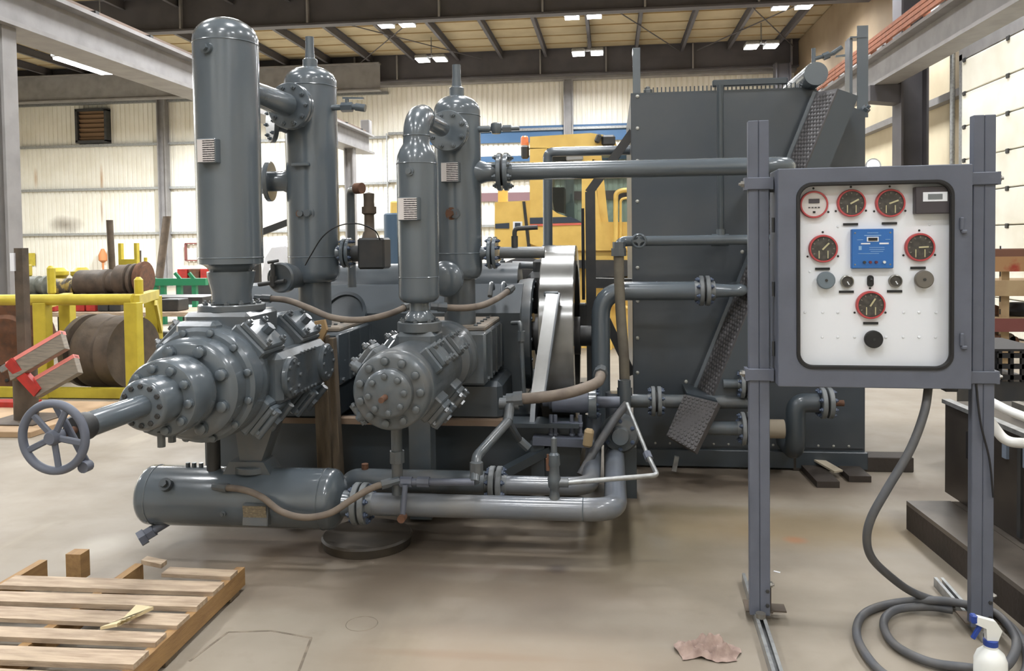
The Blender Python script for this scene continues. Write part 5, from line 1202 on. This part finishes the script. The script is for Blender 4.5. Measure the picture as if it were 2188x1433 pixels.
# wall mounted bits
a = A(396, 520, YB - .12); c = A(424, 556, YB - .12)
t = thing('red_wall_frame', 'thin dark red frame hung on the end wall above the green rack', 'frame rack', (a.x, YB - .1, c.z))
for z in (a.z, c.z): MB().box(((a.x + c.x) / 2, YB - .1, z), (c.x - a.x, .1, .05)).build('bar', mat('dark_red_bar', (120, 70, 66), .6) if 'dark_red_bar' not in bpy.data.materials else bpy.data.materials['dark_red_bar'], t)
for x in (a.x, c.x): MB().box((x, YB - .1, (a.z + c.z) / 2), (.06, .1, a.z - c.z)).build('post_bar', bpy.data.materials['dark_red_bar'], t)
q = A(66, 554, YB - .07); tag(MB().box(q, (.36, .03, .5)).build('yellow_placard', YELLOW, at=q), 'small yellow placard on the end wall beside the column', 'placard')
q = A(220, 556, YB - .28); tag(MB().lathe(q + UP * -.5, UP, [(0, 0), (0, .03), (.4, .04), (.5, .16), (.7, .16), (.95, .05), (.95, 0)], 10).build('orange_hook', mat('orange_block', (206, 134, 84), .6), at=q), 'orange hook block hanging on the end wall', 'hook')
# ------------------------------------------------------------------ gauge stand
ROT = math.radians(-2.0)
yS = 3.42
o_ = A(1862, 1000, yS)
def SL(px, py, dy=0):   # photo point on the stand's own front plane -> stand coordinates (x, z)
    r = ray(px, py); n = V((math.sin(ROT), -math.cos(ROT), 0)) * -1; o = V((o_.x, yS, 0)) + n * dy
    k = (o - EYE).dot(n) / r.dot(n); P = EYE + r * k - V((o_.x, yS, 0))
    return P.x * math.cos(ROT) + P.y * math.sin(ROT), P.z
st = thing('gauge_stand', 'grey two-post channel stand carrying the gauge cabinet, feet on floor rails', 'stand', (o_.x, yS, 0), rz=ROT)
def channel(b, x, y, z0, z1, w=.0413):
    """slotted strut: an open channel, mouth toward -y"""
    b.box((x, y + w - .002, (z0 + z1) / 2), (w, .004, z1 - z0))
    for s in (-1, 1):
        b.box((x + s * (w / 2 - .002), y + w / 2, (z0 + z1) / 2), (.004, w, z1 - z0))
        b.box((x + s * (w / 2 - .006), y + .002, (z0 + z1) / 2), (.012, .004, z1 - z0))
xL0 = (SL(1600, 800)[0] + SL(1645, 800)[0]) / 2; xR0 = (SL(2081, 800)[0] + SL(2122, 800)[0]) / 2 
zL = SL(1620, 257)[1]; zR = SL(2100, 245)[1]
for x, zt in ((xL0, zL), (xR0, zR)):
    b = MB()
    for s in (-1, 1):   # two closed faces toward the viewer with a groove between them
        b.box((x + s * .0207, .0207, (zt + .035) / 2), (.0405, .0413, zt - .035), ch=.0025)
    b.box((x, .055, (zt + .035) / 2), (.05, .03, zt - .035))
    p = b.build('post', PAINT_S, st, local=True)
    BASE[p.name] = V((0, 0, 0))
    for z in (.08, .14): bolt(p, (x + .03, 0, z), NY, .008, DARK, 'nut')
    bolt(p, (x + .042, .02, .16), EX, .012, STEEL, 'stud')
    b = MB(); b.box((x + .06, .06, .045), (.10, .07, .006)); b.box((x + .045, .05, .10), (.006, .06, .11)); b.box((x - .0, .07, .043), (.11, .11, .006)); b.build('angle_bracket', RUSTY_IRON, st, local=True)
for x, k0, k1 in ((xL0 - .002, -1.2, .42), (xR0 + .0, -.05, .48)):
    b = MB(); w = .0413; 
    for s in (-1, 1): b.box((x + s * (w / 2 - .003), (k0 + k1) / 2, .021), (.006, k1 - k0, .04)); b.box((x + s * (w / 2 - .007), (k0 + k1) / 2, .040), (.013, k1 - k0, .003))
    b.box((x, (k0 + k1) / 2, .002), (w, k1 - k0, .004)); b.build('floor_rail', GALV, st, local=True)
    MB().cyl((x, -.03, .04), (x, -.03, .06), .02, n=12).build('rail_washer', STEEL, st, local=True)
BASE[st.name] = V((0, 0, 0))   # children of the turned stand use its own coordinates
# clamps that grip the posts
for x, sgn in ((xL0, 1), (xR0, -1)):
    for pz in ((1620, 392), (1620, 800)):
        z = SL(*pz)[1]
        b = MB(); b.box((x, -.004, z), (.095, .012, .05), ch=.003); b.box((x - .05, .02, z), (.012, .06, .05)); b.box((x + .05, .02, z), (.012, .06, .05)); o = b.build('post_clamp', PAINT_S, st, local=True)
        BASE[o.name] = V((0, 0, 0)); bolt(o, (x - sgn * .056, .02, z), V((-sgn, 0, 0)), .014, STEEL, 'stud')
    if sgn == 1:
        for pz in (392, 800):
            z = SL(1620, pz)[1]; b = MB(); b.box((x + .075, .03, z - .01), (.06, .03, .05)); b.build('clamp_arm', DARK, st, local=True)

# ------------------------------------------------------------------ gauge cabinet
DF = -.085                                   # cabinet front plane, before the posts
x0, z1 = SL(1662, 363, DF); x1, _ = SL(2079, 347, DF); _, z0 = SL(1870, 829, DF)
z1 = (z1 + SL(2079, 347, DF)[1]) / 2
cb = thing('gauge_cabinet', 'grey steel gauge cabinet with rounded window, white instrument panel clamped to stand', 'cabinet', (o_.x, yS, 0), rz=ROT)
BASE[cb.name] = V((0, 0, 0))
yf0 = DF; yb0 = DF + .2
ox0, oz1 = SL(1702, 391, DF); ox1, _ = SL(2039, 391, DF); _, oz0 = SL(1870, 789, DF)
def rr(cx, cz, w, h, r, y, k=8):
    out = []
    for sx, sz, a0 in ((1, 1, 0), (-1, 1, PI / 2), (-1, -1, PI), (1, -1, 1.5 * PI)):
        for i in range(k + 1):
            a = a0 + PI / 2 * i / k; out.append(V((cx + sx * (w / 2 - r) + r * math.cos(a), y, cz + sz * (h / 2 - r) + r * math.sin(a))))
    return out
ocx, ocz, ow, oh = (ox0 + ox1) / 2, (oz0 + oz1) / 2, ox1 - ox0, oz1 - oz0
ccx, ccz, cw, chh = (x0 + x1) / 2, (z0 + z1) / 2, x1 - x0, z1 - z0
b = MB()
b.rings([rr(ocx, ocz, ow, oh, .06, yf0 + .012), rr(ocx, ocz, ow, oh, .06, yf0), rr(ccx, ccz, cw - .006, chh - .006, .004, yf0), rr(ccx, ccz, cw, chh, .005, yf0 + .004), rr(ccx, ccz, cw, chh, .005, yb0), rr(ccx, ccz, cw - .02, chh - .02, .005, yb0)])
b.add(rr(ccx, ccz, cw - .02, chh - .02, .005, yb0), [tuple(range(36))])
hs = b.build('housing', PAINT_S, cb, local=True); BASE[hs.name] = V()
b = MB(); g = .016
b.rings([rr(ocx, ocz, ow + .004, oh + .004, .062, yf0 + .002), rr(ocx, ocz, ow, oh, .06, yf0 - .006), rr(ocx, ocz, ow - g * 1.2, oh - g * 1.2, .053, yf0 - .006), rr(ocx, ocz, ow - g * 1.7, oh - g * 1.7, .05, yf0 + .0), rr(ocx, ocz, ow - g * 1.7, oh - g * 1.7, .05, yf0 + .012)], smooth=False)
b.build('window_seal', BLACK, cb, local=True)
b = MB(); lp = rr(ocx, ocz, ow - g, oh - g, .052, yf0 + .006); b.add(lp, [tuple(range(36))[::-1]]); b.build('window_pane', GLASS, cb, local=True)
DP = DF + .05                                # white instrument panel plane
bp = MB().box((ocx, DP + .004, ocz), (ow + .03, .006, oh + .03)).build('instrument_panel', WHITE, cb, local=True); BASE[bp.name] = V()
def GPt(px, py, dy=0): x, z = SL(px, py, DP + dy); return V((x, DP + dy, z))
REDR = mat('red_gauge_ring', (190, 70, 74), .45); NEED = mat('pale_needle', (196, 188, 150), .5); TICK = mat('dim_tick', (120, 116, 106), .5); DGREY = mat('dark_box', (66, 60, 66), .5)
def gauge(px, py, r, light=False, na=.6):
    c = GPt(px, py); g = thing_child('gauge', cb)
    MB().lathe(c, NY, [(0, r), (.012, r), (.018, r * .96), (.018, r * .87), (.013, r * .86)], 40).build('ring', REDR, g, local=True)
    MB().lathe(c, NY, [(.0, r * .9), (.012, r * .88), (.012, 0)], 36).build('dial', PLATE if light else DARKDIAL, g, local=True)
    if light:
        MB().box(c + V((0, -.013, r * .25)), (r * .75, .003, r * .32)).build('display', DGREY, g, local=True)
        for k in range(4): MB().box(c + V(((k - 1.5) * r * .22, -.013, -r * .22)), (r * .13, .003, r * .08)).build('key', DGREY, g, local=True)
        MB().box(c + V((0, -.013, -r * .55)), (r * .18, .003, r * .14)).build('key', BLACK, g, local=True)
    else:
        for s in (-1, 1): MB().box(c + V((s * r * .3, -.0135, -r * .42)), (.0035, .004, r * .55)).build('limit_mark', NEED, g, local=True)
        d = V((math.cos(na), 0, math.sin(na))); MB().beam(c - d * r * .1 + NY * .014, c + d * r * .55 + NY * .014, .006, .003, NY).build('needle', NEED, g, local=True)
        for k in range(9):
            a = math.radians(-30 + 30 * k); d = V((math.cos(a), 0, math.sin(a))); MB().beam(c + d * r * .66 + NY * .0133, c + d * r * .78 + NY * .0133, .004, .002, NY).build('tick', TICK, g, local=True)
    for a in (90, 208, 332):
        d = V((math.cos(math.radians(a)), 0, math.sin(math.radians(a)))); bolt(g, c + d * r * 1.18, NY, .0045, BLACK, 'dome')
def thing_child(name, parent):
    o = bpy.data.objects.new(name, None); COL.objects.link(o); o.parent = parent; o.empty_display_size = .02; BASE[o.name] = V(); return o
DARKDIAL = mat('dark_dial_face', (58, 54, 52), .45, 0, (84, 80, 74), 60)
rg = (GPt(1920, 540) - GPt(1888, 540)).length
gauge(1738, 437, rg * .98, True); gauge(1818, 434, rg * .98, na=.5); gauge(1901, 434, rg, na=.35); gauge(1758, 531, rg, na=.8); gauge(1964, 528, rg, na=.05); gauge(1859, 651, rg, na=1.0)
def strip(px, py, w, h=.012): MB().box(GPt(px, py) + NY * .003, (w, .004, h)).build('label_strip', BLACK, cb, local=True)
for px, py in ((1817, 479), (1900, 477), (1757, 574), (1961, 572), (1808, 623), (1911, 622), (1860, 690)): strip(px, py, .056, .0095)
# blue ignition controller
c = GPt(1861, 531); w_ = (GPt(1905, 531) - GPt(1816, 531)).length; h_ = (GPt(1861, 489) - GPt(1861, 573)).length
CB = mat('blue_controller', (42, 108, 184), .4); co = MB().box(c + NY * .012, (w_, .024, h_), ch=.003).build('ignition_controller', CB, cb, local=True); BASE[co.name] = V()
co['label'] = 'blue square controller with small display and buttons'
f_ = c + NY * .0245
MB().box(f_ + V((0, 0, h_ * .24)), (w_ * .28, .003, h_ * .12)).build('display_frame', WHITE, co, local=True)
MB().box(f_ + V((0, -.002, h_ * .24)), (w_ * .22, .003, h_ * .075)).build('display', BLACK, co, local=True)
LBL = mat('pale_blue_print', (150, 190, 228), .5)
for dx, dz, ww, hh in ((-.17, .13, .22, .035), (.27, .13, .22, .04), (0, .335, .4, .02), (.0, .4, .26, .012), (-.3, .02, .07, .1), (.1, .03, .36, .012), (.1, -.02, .36, .012), (.1, -.07, .3, .012), (-.1, -.12, .5, .012), (.36, .23, .12, .012), (-.3, .23, .14, .012)):
    MB().box(f_ + V((w_ * dx, 0, h_ * dz)), (w_ * ww, .002, h_ * hh)).build('print_mark', WHITE if hh > .03 and dz == .13 else LBL, co, local=True)
for k, m in ((-.2, DARK), (-.06, mat('dark_red_button', (120, 44, 52), .4)), (.08, mat('maroon_button', (96, 40, 60), .4)), (.27, PLASTIC_W)):
    MB().cyl(f_ + V((w_ * k, .002, -h_ * .34)), f_ + V((w_ * k, -.008, -h_ * .34)), .0055, n=10).build('button', m, co, local=True)
for sx in (-1, 1):
    for sz in (-1, 1): bolt(co, f_ + V((sx * w_ * .42, .001, sz * h_ * .4)), NY, .004, STEEL, 'dome')
# dark meter box, corner
c = GPt(1989, 428); w_ = (GPt(2028, 428) - GPt(1949, 428)).length; MBX = MB().box(c + NY * .018, (w_, .036, .105), ch=.003).build('meter_box', DGREY, cb, local=True); BASE[MBX.name] = V()
c2_ = GPt(1991, 421) + NY * .037; MB().box(c2_, (.088, .002, .036)).build('meter_label', WHITE, MBX, local=True); MB().box(c2_ + NY * .0015, (.052, .002, .021)).build('meter_display', mat('lcd_grey', (120, 124, 128), .3), MBX, local=True)
# knobs and small gauges
def knob(px, py, r, m, L_=.03):
    c = GPt(px, py); k = MB().lathe(c, NY, [(0, r * .7), (L_ * .5, r * .75), (L_ * .5, r), (L_, r), (L_ + .003, r * .9), (L_ + .003, 0)], 30).build('knob', m, cb, local=True); BASE[k.name] = V()
    MB().cyl(c + NY * (L_ + .001), c + NY * (L_ + .006), r * .16, n=10).build('knob_pin', DARK, k, local=True); return k
rk = rg * .62
knob(1762, 598, rk, mat('blue_grey_knob', (112, 124, 134), .5)); knob(1970, 596, rk, mat('taupe_knob', (112, 106, 98), .5)); knob(1863, 723, rk, BLACK)
for px, py in ((1809, 601), (1912, 600)):
    c = GPt(px, py); g = thing_child('small_gauge', cb); r = rg * .45
    MB().lathe(c, NY, [(0, r), (.012, r), (.014, r * .85), (.010, r * .8)], 28).build('ring', STEEL, g, local=True); MB().lathe(c, NY, [(0, r * .85), (.009, r * .82), (.009, 0)], 24).build('dial', DARKDIAL, g, local=True)
    MB().beam(c + NY * .011, c + V((r * .3, -.011, -r * .5)), .004, .002, NY).build('needle', WHITE, g, local=True)
c = GPt(1859, 600); b = MB(); b.rings([rr(c.x, c.z, .024, .045, .0115, DP), rr(c.x, c.z, .024, .045, .0115, DP - .008)]); b.add(rr(c.x, c.z, .024, .045, .0115, DP - .008), [tuple(range(36))[::-1]]); b.build('toggle_plate', BLACK, cb, local=True)
MB().cyl(c + NY * .006, c + V((0, -.022, .008)), .004, n=8).build('toggle', DARK, cb, local=True)
for px in (1720, 1758, 1790, 1931, 1964, 2000): bolt(bp, GPt(px, 667), NY, .006, WHITE, 'dome')
for px in (1757, 1790, 1826, 1893, 1930, 1964, 1999): bolt(bp, GPt(px, 720), NY, .006, WHITE, 'dome')
for px, py in ((1730, 580), (1790, 484), (1986, 480)): bolt(bp, GPt(px, py), NY, .005, WHITE, 'dome')
# hinges / latches
for px, py in ((2054, 478), (2054, 725)):
    x, z = SL(px, py, DF); b = MB(); b.box((x, DF - .006, z), (.014, .012, .05), ch=.003); b.box((x + .008, DF - .01, z - .03), (.02, .01, .014), ch=.003); b.build('latch', PAINT_S, cb, local=True)
for pz in (480, 620, 750):
    z = SL(1655, pz, DF)[1]; MB().cyl((x0 - .006, DF + .08, z - .03), (x0 - .006, DF + .08, z + .03), .006, n=8).build('hinge', DARK, cb, local=True)
MB().box((x1 - .03, DF + .15, z0 - .015), (.05, .06, .035), ch=.004).build('cable_gland', DARK, cb, local=True)
MB().box(((x0 + x1) / 2 + .2, DF + .1, z0 - .004), (.09, .09, .008)).build('bottom_plate', DARK, cb, local=True)
# cable loop on the post
def sw(x, y, z): return V((o_.x + x * math.cos(ROT) - y * math.sin(ROT), yS + x * math.sin(ROT) + y * math.cos(ROT), z))
t = thing('thin_cable', 'thin dark cable hanging along the stand post below the cabinet', 'cable', sw(xR0 + .02, -.01, .6))
xq, zq = SL(2088, 820, -.01); xe_, ze_ = SL(2122, 1062, -.01)
MB().tube(spline([sw(xq, .0, zq), sw(xq + .012, -.012, zq - .15), sw(xe_ - .015, -.012, ze_ + .15), sw(xe_, -.012, ze_)]), .004, 8).build('cable_body', BLACK, t)
# ------------------------------------------------------------------ cabinet hose, coiled on the floor
hx, hz = SL(1985, 832, DF + .1)
def fl(px, py, z=.022): return AZ(px, py, z)
pts = [sw(hx, DF + .1, z0 + .01), A(1975, 880, 3.36), A(1945, 960, 3.32), A(1895, 1045, 3.3), A(1862, 1105, 3.3), A(1852, 1150, 3.32), A(1862, 1190, 3.36), A(1895, 1225, 3.42), fl(1945, 1262, .1), fl(2000, 1283, .05),
       fl(2050, 1292), fl(2128, 1314), fl(2185, 1370), fl(2188, 1440), fl(2100, 1480), fl(1960, 1465), fl(1890, 1440), fl(1845, 1390), fl(1830, 1345), fl(1850, 1308), fl(1910, 1288), fl(1990, 1282, .06), fl(2050, 1288, .065), fl(2128, 1310, .065), fl(2172, 1370, .06),
       fl(2140, 1428, .06), fl(2060, 1425), fl(1980, 1412), fl(1910, 1375), fl(1888, 1330), fl(1915, 1302, .03), fl(1985, 1296, .03), fl(2035, 1303, .03)]
t = thing('coiled_hose', 'grey rubber hose dropping from the gauge cabinet and coiled on the floor', 'hose', pts[12])
MB().tube(spline(pts, 8), .0165, 12).build('hose_body', GHOSE, t)
# ------------------------------------------------------------------ spray bottle
q = AZ(2116, 1492, 0)
t = thing('spray_bottle', 'white plastic spray bottle with blue trigger standing by the hose coil', 'bottle', q)
sc_ = S(q)
b = MB(); hb = (1492 - 1384) * sc_ * .98; rb = 33 * sc_
b.lathe(q, UP, [(0, 0), (.0, rb * .9), (.006, rb), (hb * .8, rb * .97), (hb * .94, rb * .8), (hb * 1.05, rb * .42), (hb * 1.12, rb * .4), (hb * 1.12, 0)], 32); b.build('bottle_body', PLASTIC_W, t)
zc0 = hb * 1.1; b = MB(); b.lathe(q + UP * zc0, UP, [(0, rb * .44), (.018, rb * .44), (.02, rb * .36), (.02, 0)], 20); b.build('collar', PLASTIC_B, t)
b = MB(); b.prism([q + V((-rb * .3, -.012, zc0 + .02)), q + V((rb * .38, -.012, zc0 + .02)), q + V((rb * .62, -.012, zc0 + .055)), q + V((rb * .25, -.012, zc0 + .085)), q + V((-rb * .9, -.012, zc0 + .1)), q + V((-rb * 1.0, -.012, zc0 + .075)), q + V((-rb * .35, -.012, zc0 + .06))], (0, .024, 0)); b.build('sprayer_head', PLASTIC_W, t)
b = MB(); b.beam(q + V((-rb * .55, 0, zc0 + .075)), q + V((-rb * 1.1, 0, zc0 + .02)), .014, .012, YY, .002); b.box(q + V((-rb * 1.05, 0, zc0 + .09)), (.02, .026, .03), ch=.004); b.build('trigger', PLASTIC_B, t)
# ------------------------------------------------------------------ rag
c = AZ(1512, 1393, 0)
b = MB(); n_ = 26; g_ = []
for i in range(n_):
    for j in range(n_):
        u_, v_ = i / (n_ - 1) * 2 - 1, j / (n_ - 1) * 2 - 1
        e_ = max(0, 1 - (u_ * u_ + v_ * v_) * .75); h = .004 + 1.7 * e_ * (.018 + .014 * math.sin(5 * u_ + 3 * v_) + .010 * math.sin(9 * v_ - 4 * u_ + 1) + .006 * math.sin(17 * u_ + 6 * v_))
        g_.append(V((c.x + u_ * .115 * (1 + .12 * math.sin(3 * v_ + 1)), c.y + v_ * .07 * (1 + .15 * math.sin(4 * u_)), max(.003, h))))
b.add(g_, [(i * n_ + j, (i + 1) * n_ + j, (i + 1) * n_ + j + 1, i * n_ + j + 1) for i in range(n_ - 1) for j in range(n_ - 1)], True)
b.add([p - UP * .003 for p in g_[::n_ - 1] if False] or [V((c.x, c.y, .0)), V((c.x + .01, c.y, 0)), V((c.x, c.y + .01, 0))], [(0, 2, 1)])
tag(b.build('shop_rag', mat('pink_rag', (158, 138, 128), .9, 0, (132, 112, 104), 30, bump=.2), at=c), 'crumpled pinkish shop rag on the concrete floor', 'rag')
for (px, py, w) in ((1660, 1222, .03),):
    c = AZ(px, py, 0); tag(MB().box(c + UP * .002, (w, .008, .003), Matrix.Rotation(-.5, 3, 'Z')).build('paper_scrap', WHITE, at=c), 'tiny white paper scrap on the floor beside the stand post', 'scrap')

# ------------------------------------------------------------------ wooden pallet
HP = .12
cr = AZ(520, 1206, HP); cr2 = AZ(265, 1440, HP); ey = (V((cr2.x, cr2.y, 0)) - V((cr.x, cr.y, 0))).normalized()     # toward the viewer
lft = AZ(160, 1240, HP); dd = AZ(420, 1266, HP) - AZ(60, 1254, HP); ex = V((dd.x, dd.y, 0)).normalized()
t = thing('wooden_pallet', 'broken pale wooden pallet lying on the concrete floor', 'pallet', (cr.x - .5, cr.y - .5, 0))
org = V((cr.x, cr.y, 0))
def PW(a, b_, z): return org - ex * a + ey * b_ + UP * z
def board(name, a0, a1, b0, b1, z0, z1, m, sk=0, par=None):
    lo = [PW(a0, b0, z0), PW(a1, b0 + sk, z0), PW(a1, b1 + sk, z0), PW(a0, b1, z0)]
    return MB().prism(lo, UP * (z1 - z0)).build(name, m, par or t)
th = .017
for k, (a, ext) in enumerate(((0.0, -.015), (.50, -.02), (.99, -.03))):
    board('stringer', a - .02 + .02, a + .04, ext, 1.25, .02, HP - th, WOOD_S)
bs = ((.06, .135, .0, .33), (.195, .30, .0, .98), (.35, .445, .0, .97), (.50, .60, .0, 1.03), (.66, .74, .01, 1.05), (.80, .90, -.0, 1.02), (.96, 1.05, 0, 1.03), (1.12, 1.22, .0, 1.03))
for k, (b0, b1, a0, a1) in enumerate(bs):
    board('deck_board', a0, a1, b0, b1, HP - th, HP + (k % 3) * .002, WOOD, (k % 3 - 1) * .012)
for b0 in (.05, .6, 1.15): board('bottom_board', 0, 1.03, b0, b0 + .09, .003, .02, WOOD_D)
board('end_block', .80, .875, -.07, .0, .02, HP + .025, WOOD_S)
board('broken_board', .36, .48, .02, .07, HP - .0, HP + .02, WOOD, -.04)
a = AZ(235, 1338, HP + .02); b_ = AZ(312, 1306, HP + .02)
tag(MB().prism([a + V((-.02, -.03, 0)), b_ + V((.0, -.035, 0)), b_ + V((.02, .02, 0)), b_ + V((-.06, .03, 0)), a + V((.03, .0, 0))], UP * .012).build('wood_splinter', mat('fresh_wood', (206, 190, 152), .8), at=a), 'fresh pale splinter of wood lying on the pallet boards', 'wood piece')

# ------------------------------------------------------------------ steel tank on a dark skid, far side
ca = AZ(1940, 1132, 0); cb_ = AZ(2140, 1300, 0); d1 = V((cb_.x - ca.x, cb_.y - ca.y, 0)).normalized(); d2_ = V((-d1.y, d1.x, 0))
if d2_.x < 0: d2_ = -d2_
def TK(a, b_, z): return V((ca.x, ca.y, 0)) + d1 * a + d2_ * b_ + UP * z
def tbox(a0, a1, b0, b1, z0, z1, name, m, par): return MB().prism([TK(a0, b0, z0), TK(a1, b0, z0), TK(a1, b1, z0), TK(a0, b1, z0)], UP * (z1 - z0)).build(name, m, par)
t = thing('timber_skid', 'dark oily timber skid on the floor under the steel tank', 'skid', TK(.8, .5, 0))
hz = .155
for k in range(6): tbox(-.02, 1.58, k * .24, k * .24 + .232, hz - .022, hz - (k % 2) * .003, 'deck_plank', mat('grey_weathered_plank', (98, 91, 83), .38, 0, (62, 57, 52), 4) if k == 0 else bpy.data.materials['grey_weathered_plank'], t)
for b0 in (0.0, .6, 1.2): tbox(-.02, 1.58, b0, b0 + .06, .0, hz - .022, 'bearer', WOOD_K, t)
TNK = mat('dark_stainless', (86, 80, 74), .32, .5, (68, 62, 58), 3)
t = thing('steel_tank', 'dark steel box tank on the skid, silver edged lid and white pipe loop', 'tank', TK(.8, .7, hz))
q_ = AZ(2019, 1050, hz) - V((ca.x, ca.y, 0)); ta = q_.dot(d1); tb = q_.dot(d2_)
cy_ = TK(ta, tb, 0); pz_ = A(2019, 857, cy_.y).z
print('tank', ta, tb, pz_)
tbox(ta, ta + 1.5, tb, tb + 1.1, hz, pz_, 'tank_body', TNK, t)
tbox(ta - .01, ta + 1.5, tb - .015, tb + .03, pz_ - .01, pz_ + .012, 'top_edge', GALV, t); tbox(ta + .3, ta + 1.5, tb + .2, tb + .24, pz_ + .0, pz_ + .06, 'top_edge', STEEL, t)
for k in range(3): tbox(ta + .35 + k * .4, ta + .38 + k * .4, tb - .012, tb + .002, hz + .02, pz_ - .02, 'panel_joint', DARK, t)
for a0, w in ((.45, .05), (.62, .04), (.8, .05)): tbox(ta + a0, ta + a0 + w, tb - .014, tb + .002, pz_ - .15, pz_ - .06, 'control_label', mat('blue_grey_label', (120, 132, 148), .4) if a0 < .5 else bpy.data.materials['blue_grey_label'], t)
tbox(ta + .30, ta + .37, tb - .03, tb + .002, pz_ - .24, pz_ - .1, 'black_handle', BLACK, t)
t = thing('white_pipe_rail', 'bent white pipe rail in front of the steel tank', 'pipe', TK(.6, .12, hz))
pts = [A(2118, 858, 3.9), A(2160, 880, 3.75), A(2230, 905, 3.6)]; MB().tube(fil(pts, .05), .02, 14).build('upper_pipe', WPIPE, t)
pts = [A(2112, 895, 3.85), A(2148, 944, 3.8), A(2240, 950, 3.7)]; MB().tube(fil(pts, .04), .022, 14).build('lower_pipe', WPIPE, t)
MB().cyl(A(2105, 850, 4.0), A(2118, 858, 3.9), .02, n=12).build('pipe_stub', WPIPE, t); MB().tube([A(2105, 850, 4.0), A(2112, 895, 3.85)], .018, 12).build('pipe_link', WPIPE, t)
# crates behind it and the shelving at the wall
yc_ = 5.6
p = A(2128, 815, yc_); q = A(2230, 760, yc_)
t = thing('black_crate', 'black slatted plastic crate behind the steel tank', 'crate', (p.x, yc_, 0))
b = MB(); b.box(((p.x + q.x) / 2, yc_ + .3, (p.z) / 2), (q.x - p.x, .6, p.z)); b.build('stacked_base', DARK, t)
for k in range(3): MB().box(((p.x + q.x) / 2, yc_, p.z + .03 + k * .07), (q.x - p.x, .03, .03)).build('slat', BLACK, t)
for k in range(6): MB().box((p.x + .02 + k * .07, yc_, p.z + .1), (.022, .03, .2)).build('slat_post', BLACK, t)
MB().box((p.x + .0, yc_ + .3, p.z + .1), (.02, .6, .2)).build('crate_side', BLACK, t)
MB().box(((p.x + q.x) / 2, yc_ + .3, p.z + .205), (q.x - p.x + .03, .62, .015)).build('crate_rim', BLACK, t)
ysx = 8.2; xs0 = A(2090, 600, ysx).x; xs1 = A(2090, 600, ysx).x + 1.6
t = thing('storage_shelving', 'rusty brown storage shelving by the white sectional door', 'shelf', ((xs0 + xs1) / 2, ysx, 0))
MAR = mat('maroon_beam', (112, 62, 58), .6); TANB = mat('tan_shelf_beam', (170, 148, 114), .6, 0, (150, 124, 94), 5); RB = mat('rust_streaked_beam', (160, 122, 84), .6, 0, (150, 52, 36), 4, .5, .6)
for py0, py1, m in ((533, 548, mat('dark_rust_beam', (110, 74, 58), .7)), (548, 580, RB), (600, 632, TANB), (680, 708, MAR), (742, 760, TANB)):
    a = A(2120, py0, ysx).z; c = A(2120, py1, ysx).z; MB().box(((xs0 + xs1) / 2, ysx, (a + c) / 2), (xs1 - xs0, .06, a - c)).build('shelf_beam', m, t)
    MB().box(((xs0 + xs1) / 2, ysx + .45, (a + c) / 2), (xs1 - xs0, .06, a - c)).build('shelf_beam', m, t)
for py in (602, 682, 744): MB().box(((xs0 + xs1) / 2, ysx + .22, A(2120, py, ysx).z), (xs1 - xs0, .45, .025)).build('shelf_board', TANB, t)
for px in (2153, 2260): 
    for dy in (.07, .4):
        x = A(px, 650, ysx).x; zt_ = A(px, 540, ysx).z
        up_ = MB().box((x, ysx + dy, zt_ / 2), (.07, .05, zt_)).build('upright', TANB, t)
        for k in range(9): MB().box((x - .036, ysx + dy, .5 + k * .12), (.006, .02, .05)).build('slot', BLACK, up_)
zsh = A(2120, 744, ysx).z + .02
for i, (px, r, m) in enumerate(((2128, .05, RUST), (2140, .06, RUSTY_IRON), (2151, .045, RUST))):
    q = A(px, 735, ysx + .2); tag(MB().cyl((q.x, ysx + .05, zsh + r), (q.x, ysx + .4, zsh + r), r, n=14).build('pipe_roll', m, at=(q.x, ysx + .2, zsh)), ['rusty pipe end lying on the low shelf by the post', 'fatter dark pipe end on the low shelf, middle of three', 'rusty pipe end on the low shelf against the upright'][i], 'pipe')
zsh = A(2120, 682, ysx).z + .02
q = A(2182, 672, ysx + .2); tag(MB().lathe((q.x, ysx + .22, zsh), UP, [(0, 0), (0, .12), (.04, .14), (.08, .1), (.12, .09), (.12, 0)], 18).build('black_valve_part', BLACK, at=(q.x, ysx + .2, zsh)), 'round black casting on the maroon shelf', 'casting')
q = A(2128, 670, ysx + .2); tag(MB().prism([(q.x - .1, ysx + .2, zsh), (q.x + .25, ysx + .2, zsh), (q.x - .08, ysx + .2, zsh + .13)], (0, .1, 0)).build('angle_offcut', RUST, at=q), 'rusty wedge shaped offcut on the maroon shelf', 'offcut')
# lamp bulb glare seen past the belt guard: a small work light on the column
q = A(1866, 354, 13.6)
t = thing('work_lamp', 'small bright work lamp on the dark column beside the cooler', 'lamp', q)
MB().lathe(q, NY, [(-.12, .05), (-.02, .12), (0, .12), (0, .1), (-.02, 0)], 20).build('lamp_housing', GALV, t); MB().lathe(q, NY, [(-.01, .1), (.01, .08), (.02, 0)], 20).build('lens', LAMP, t)
MB().beam(q + V((0, .1, 0)), V((5.46, 16.4, q.z)), .05, .05).build('lamp_arm', DARK, t)
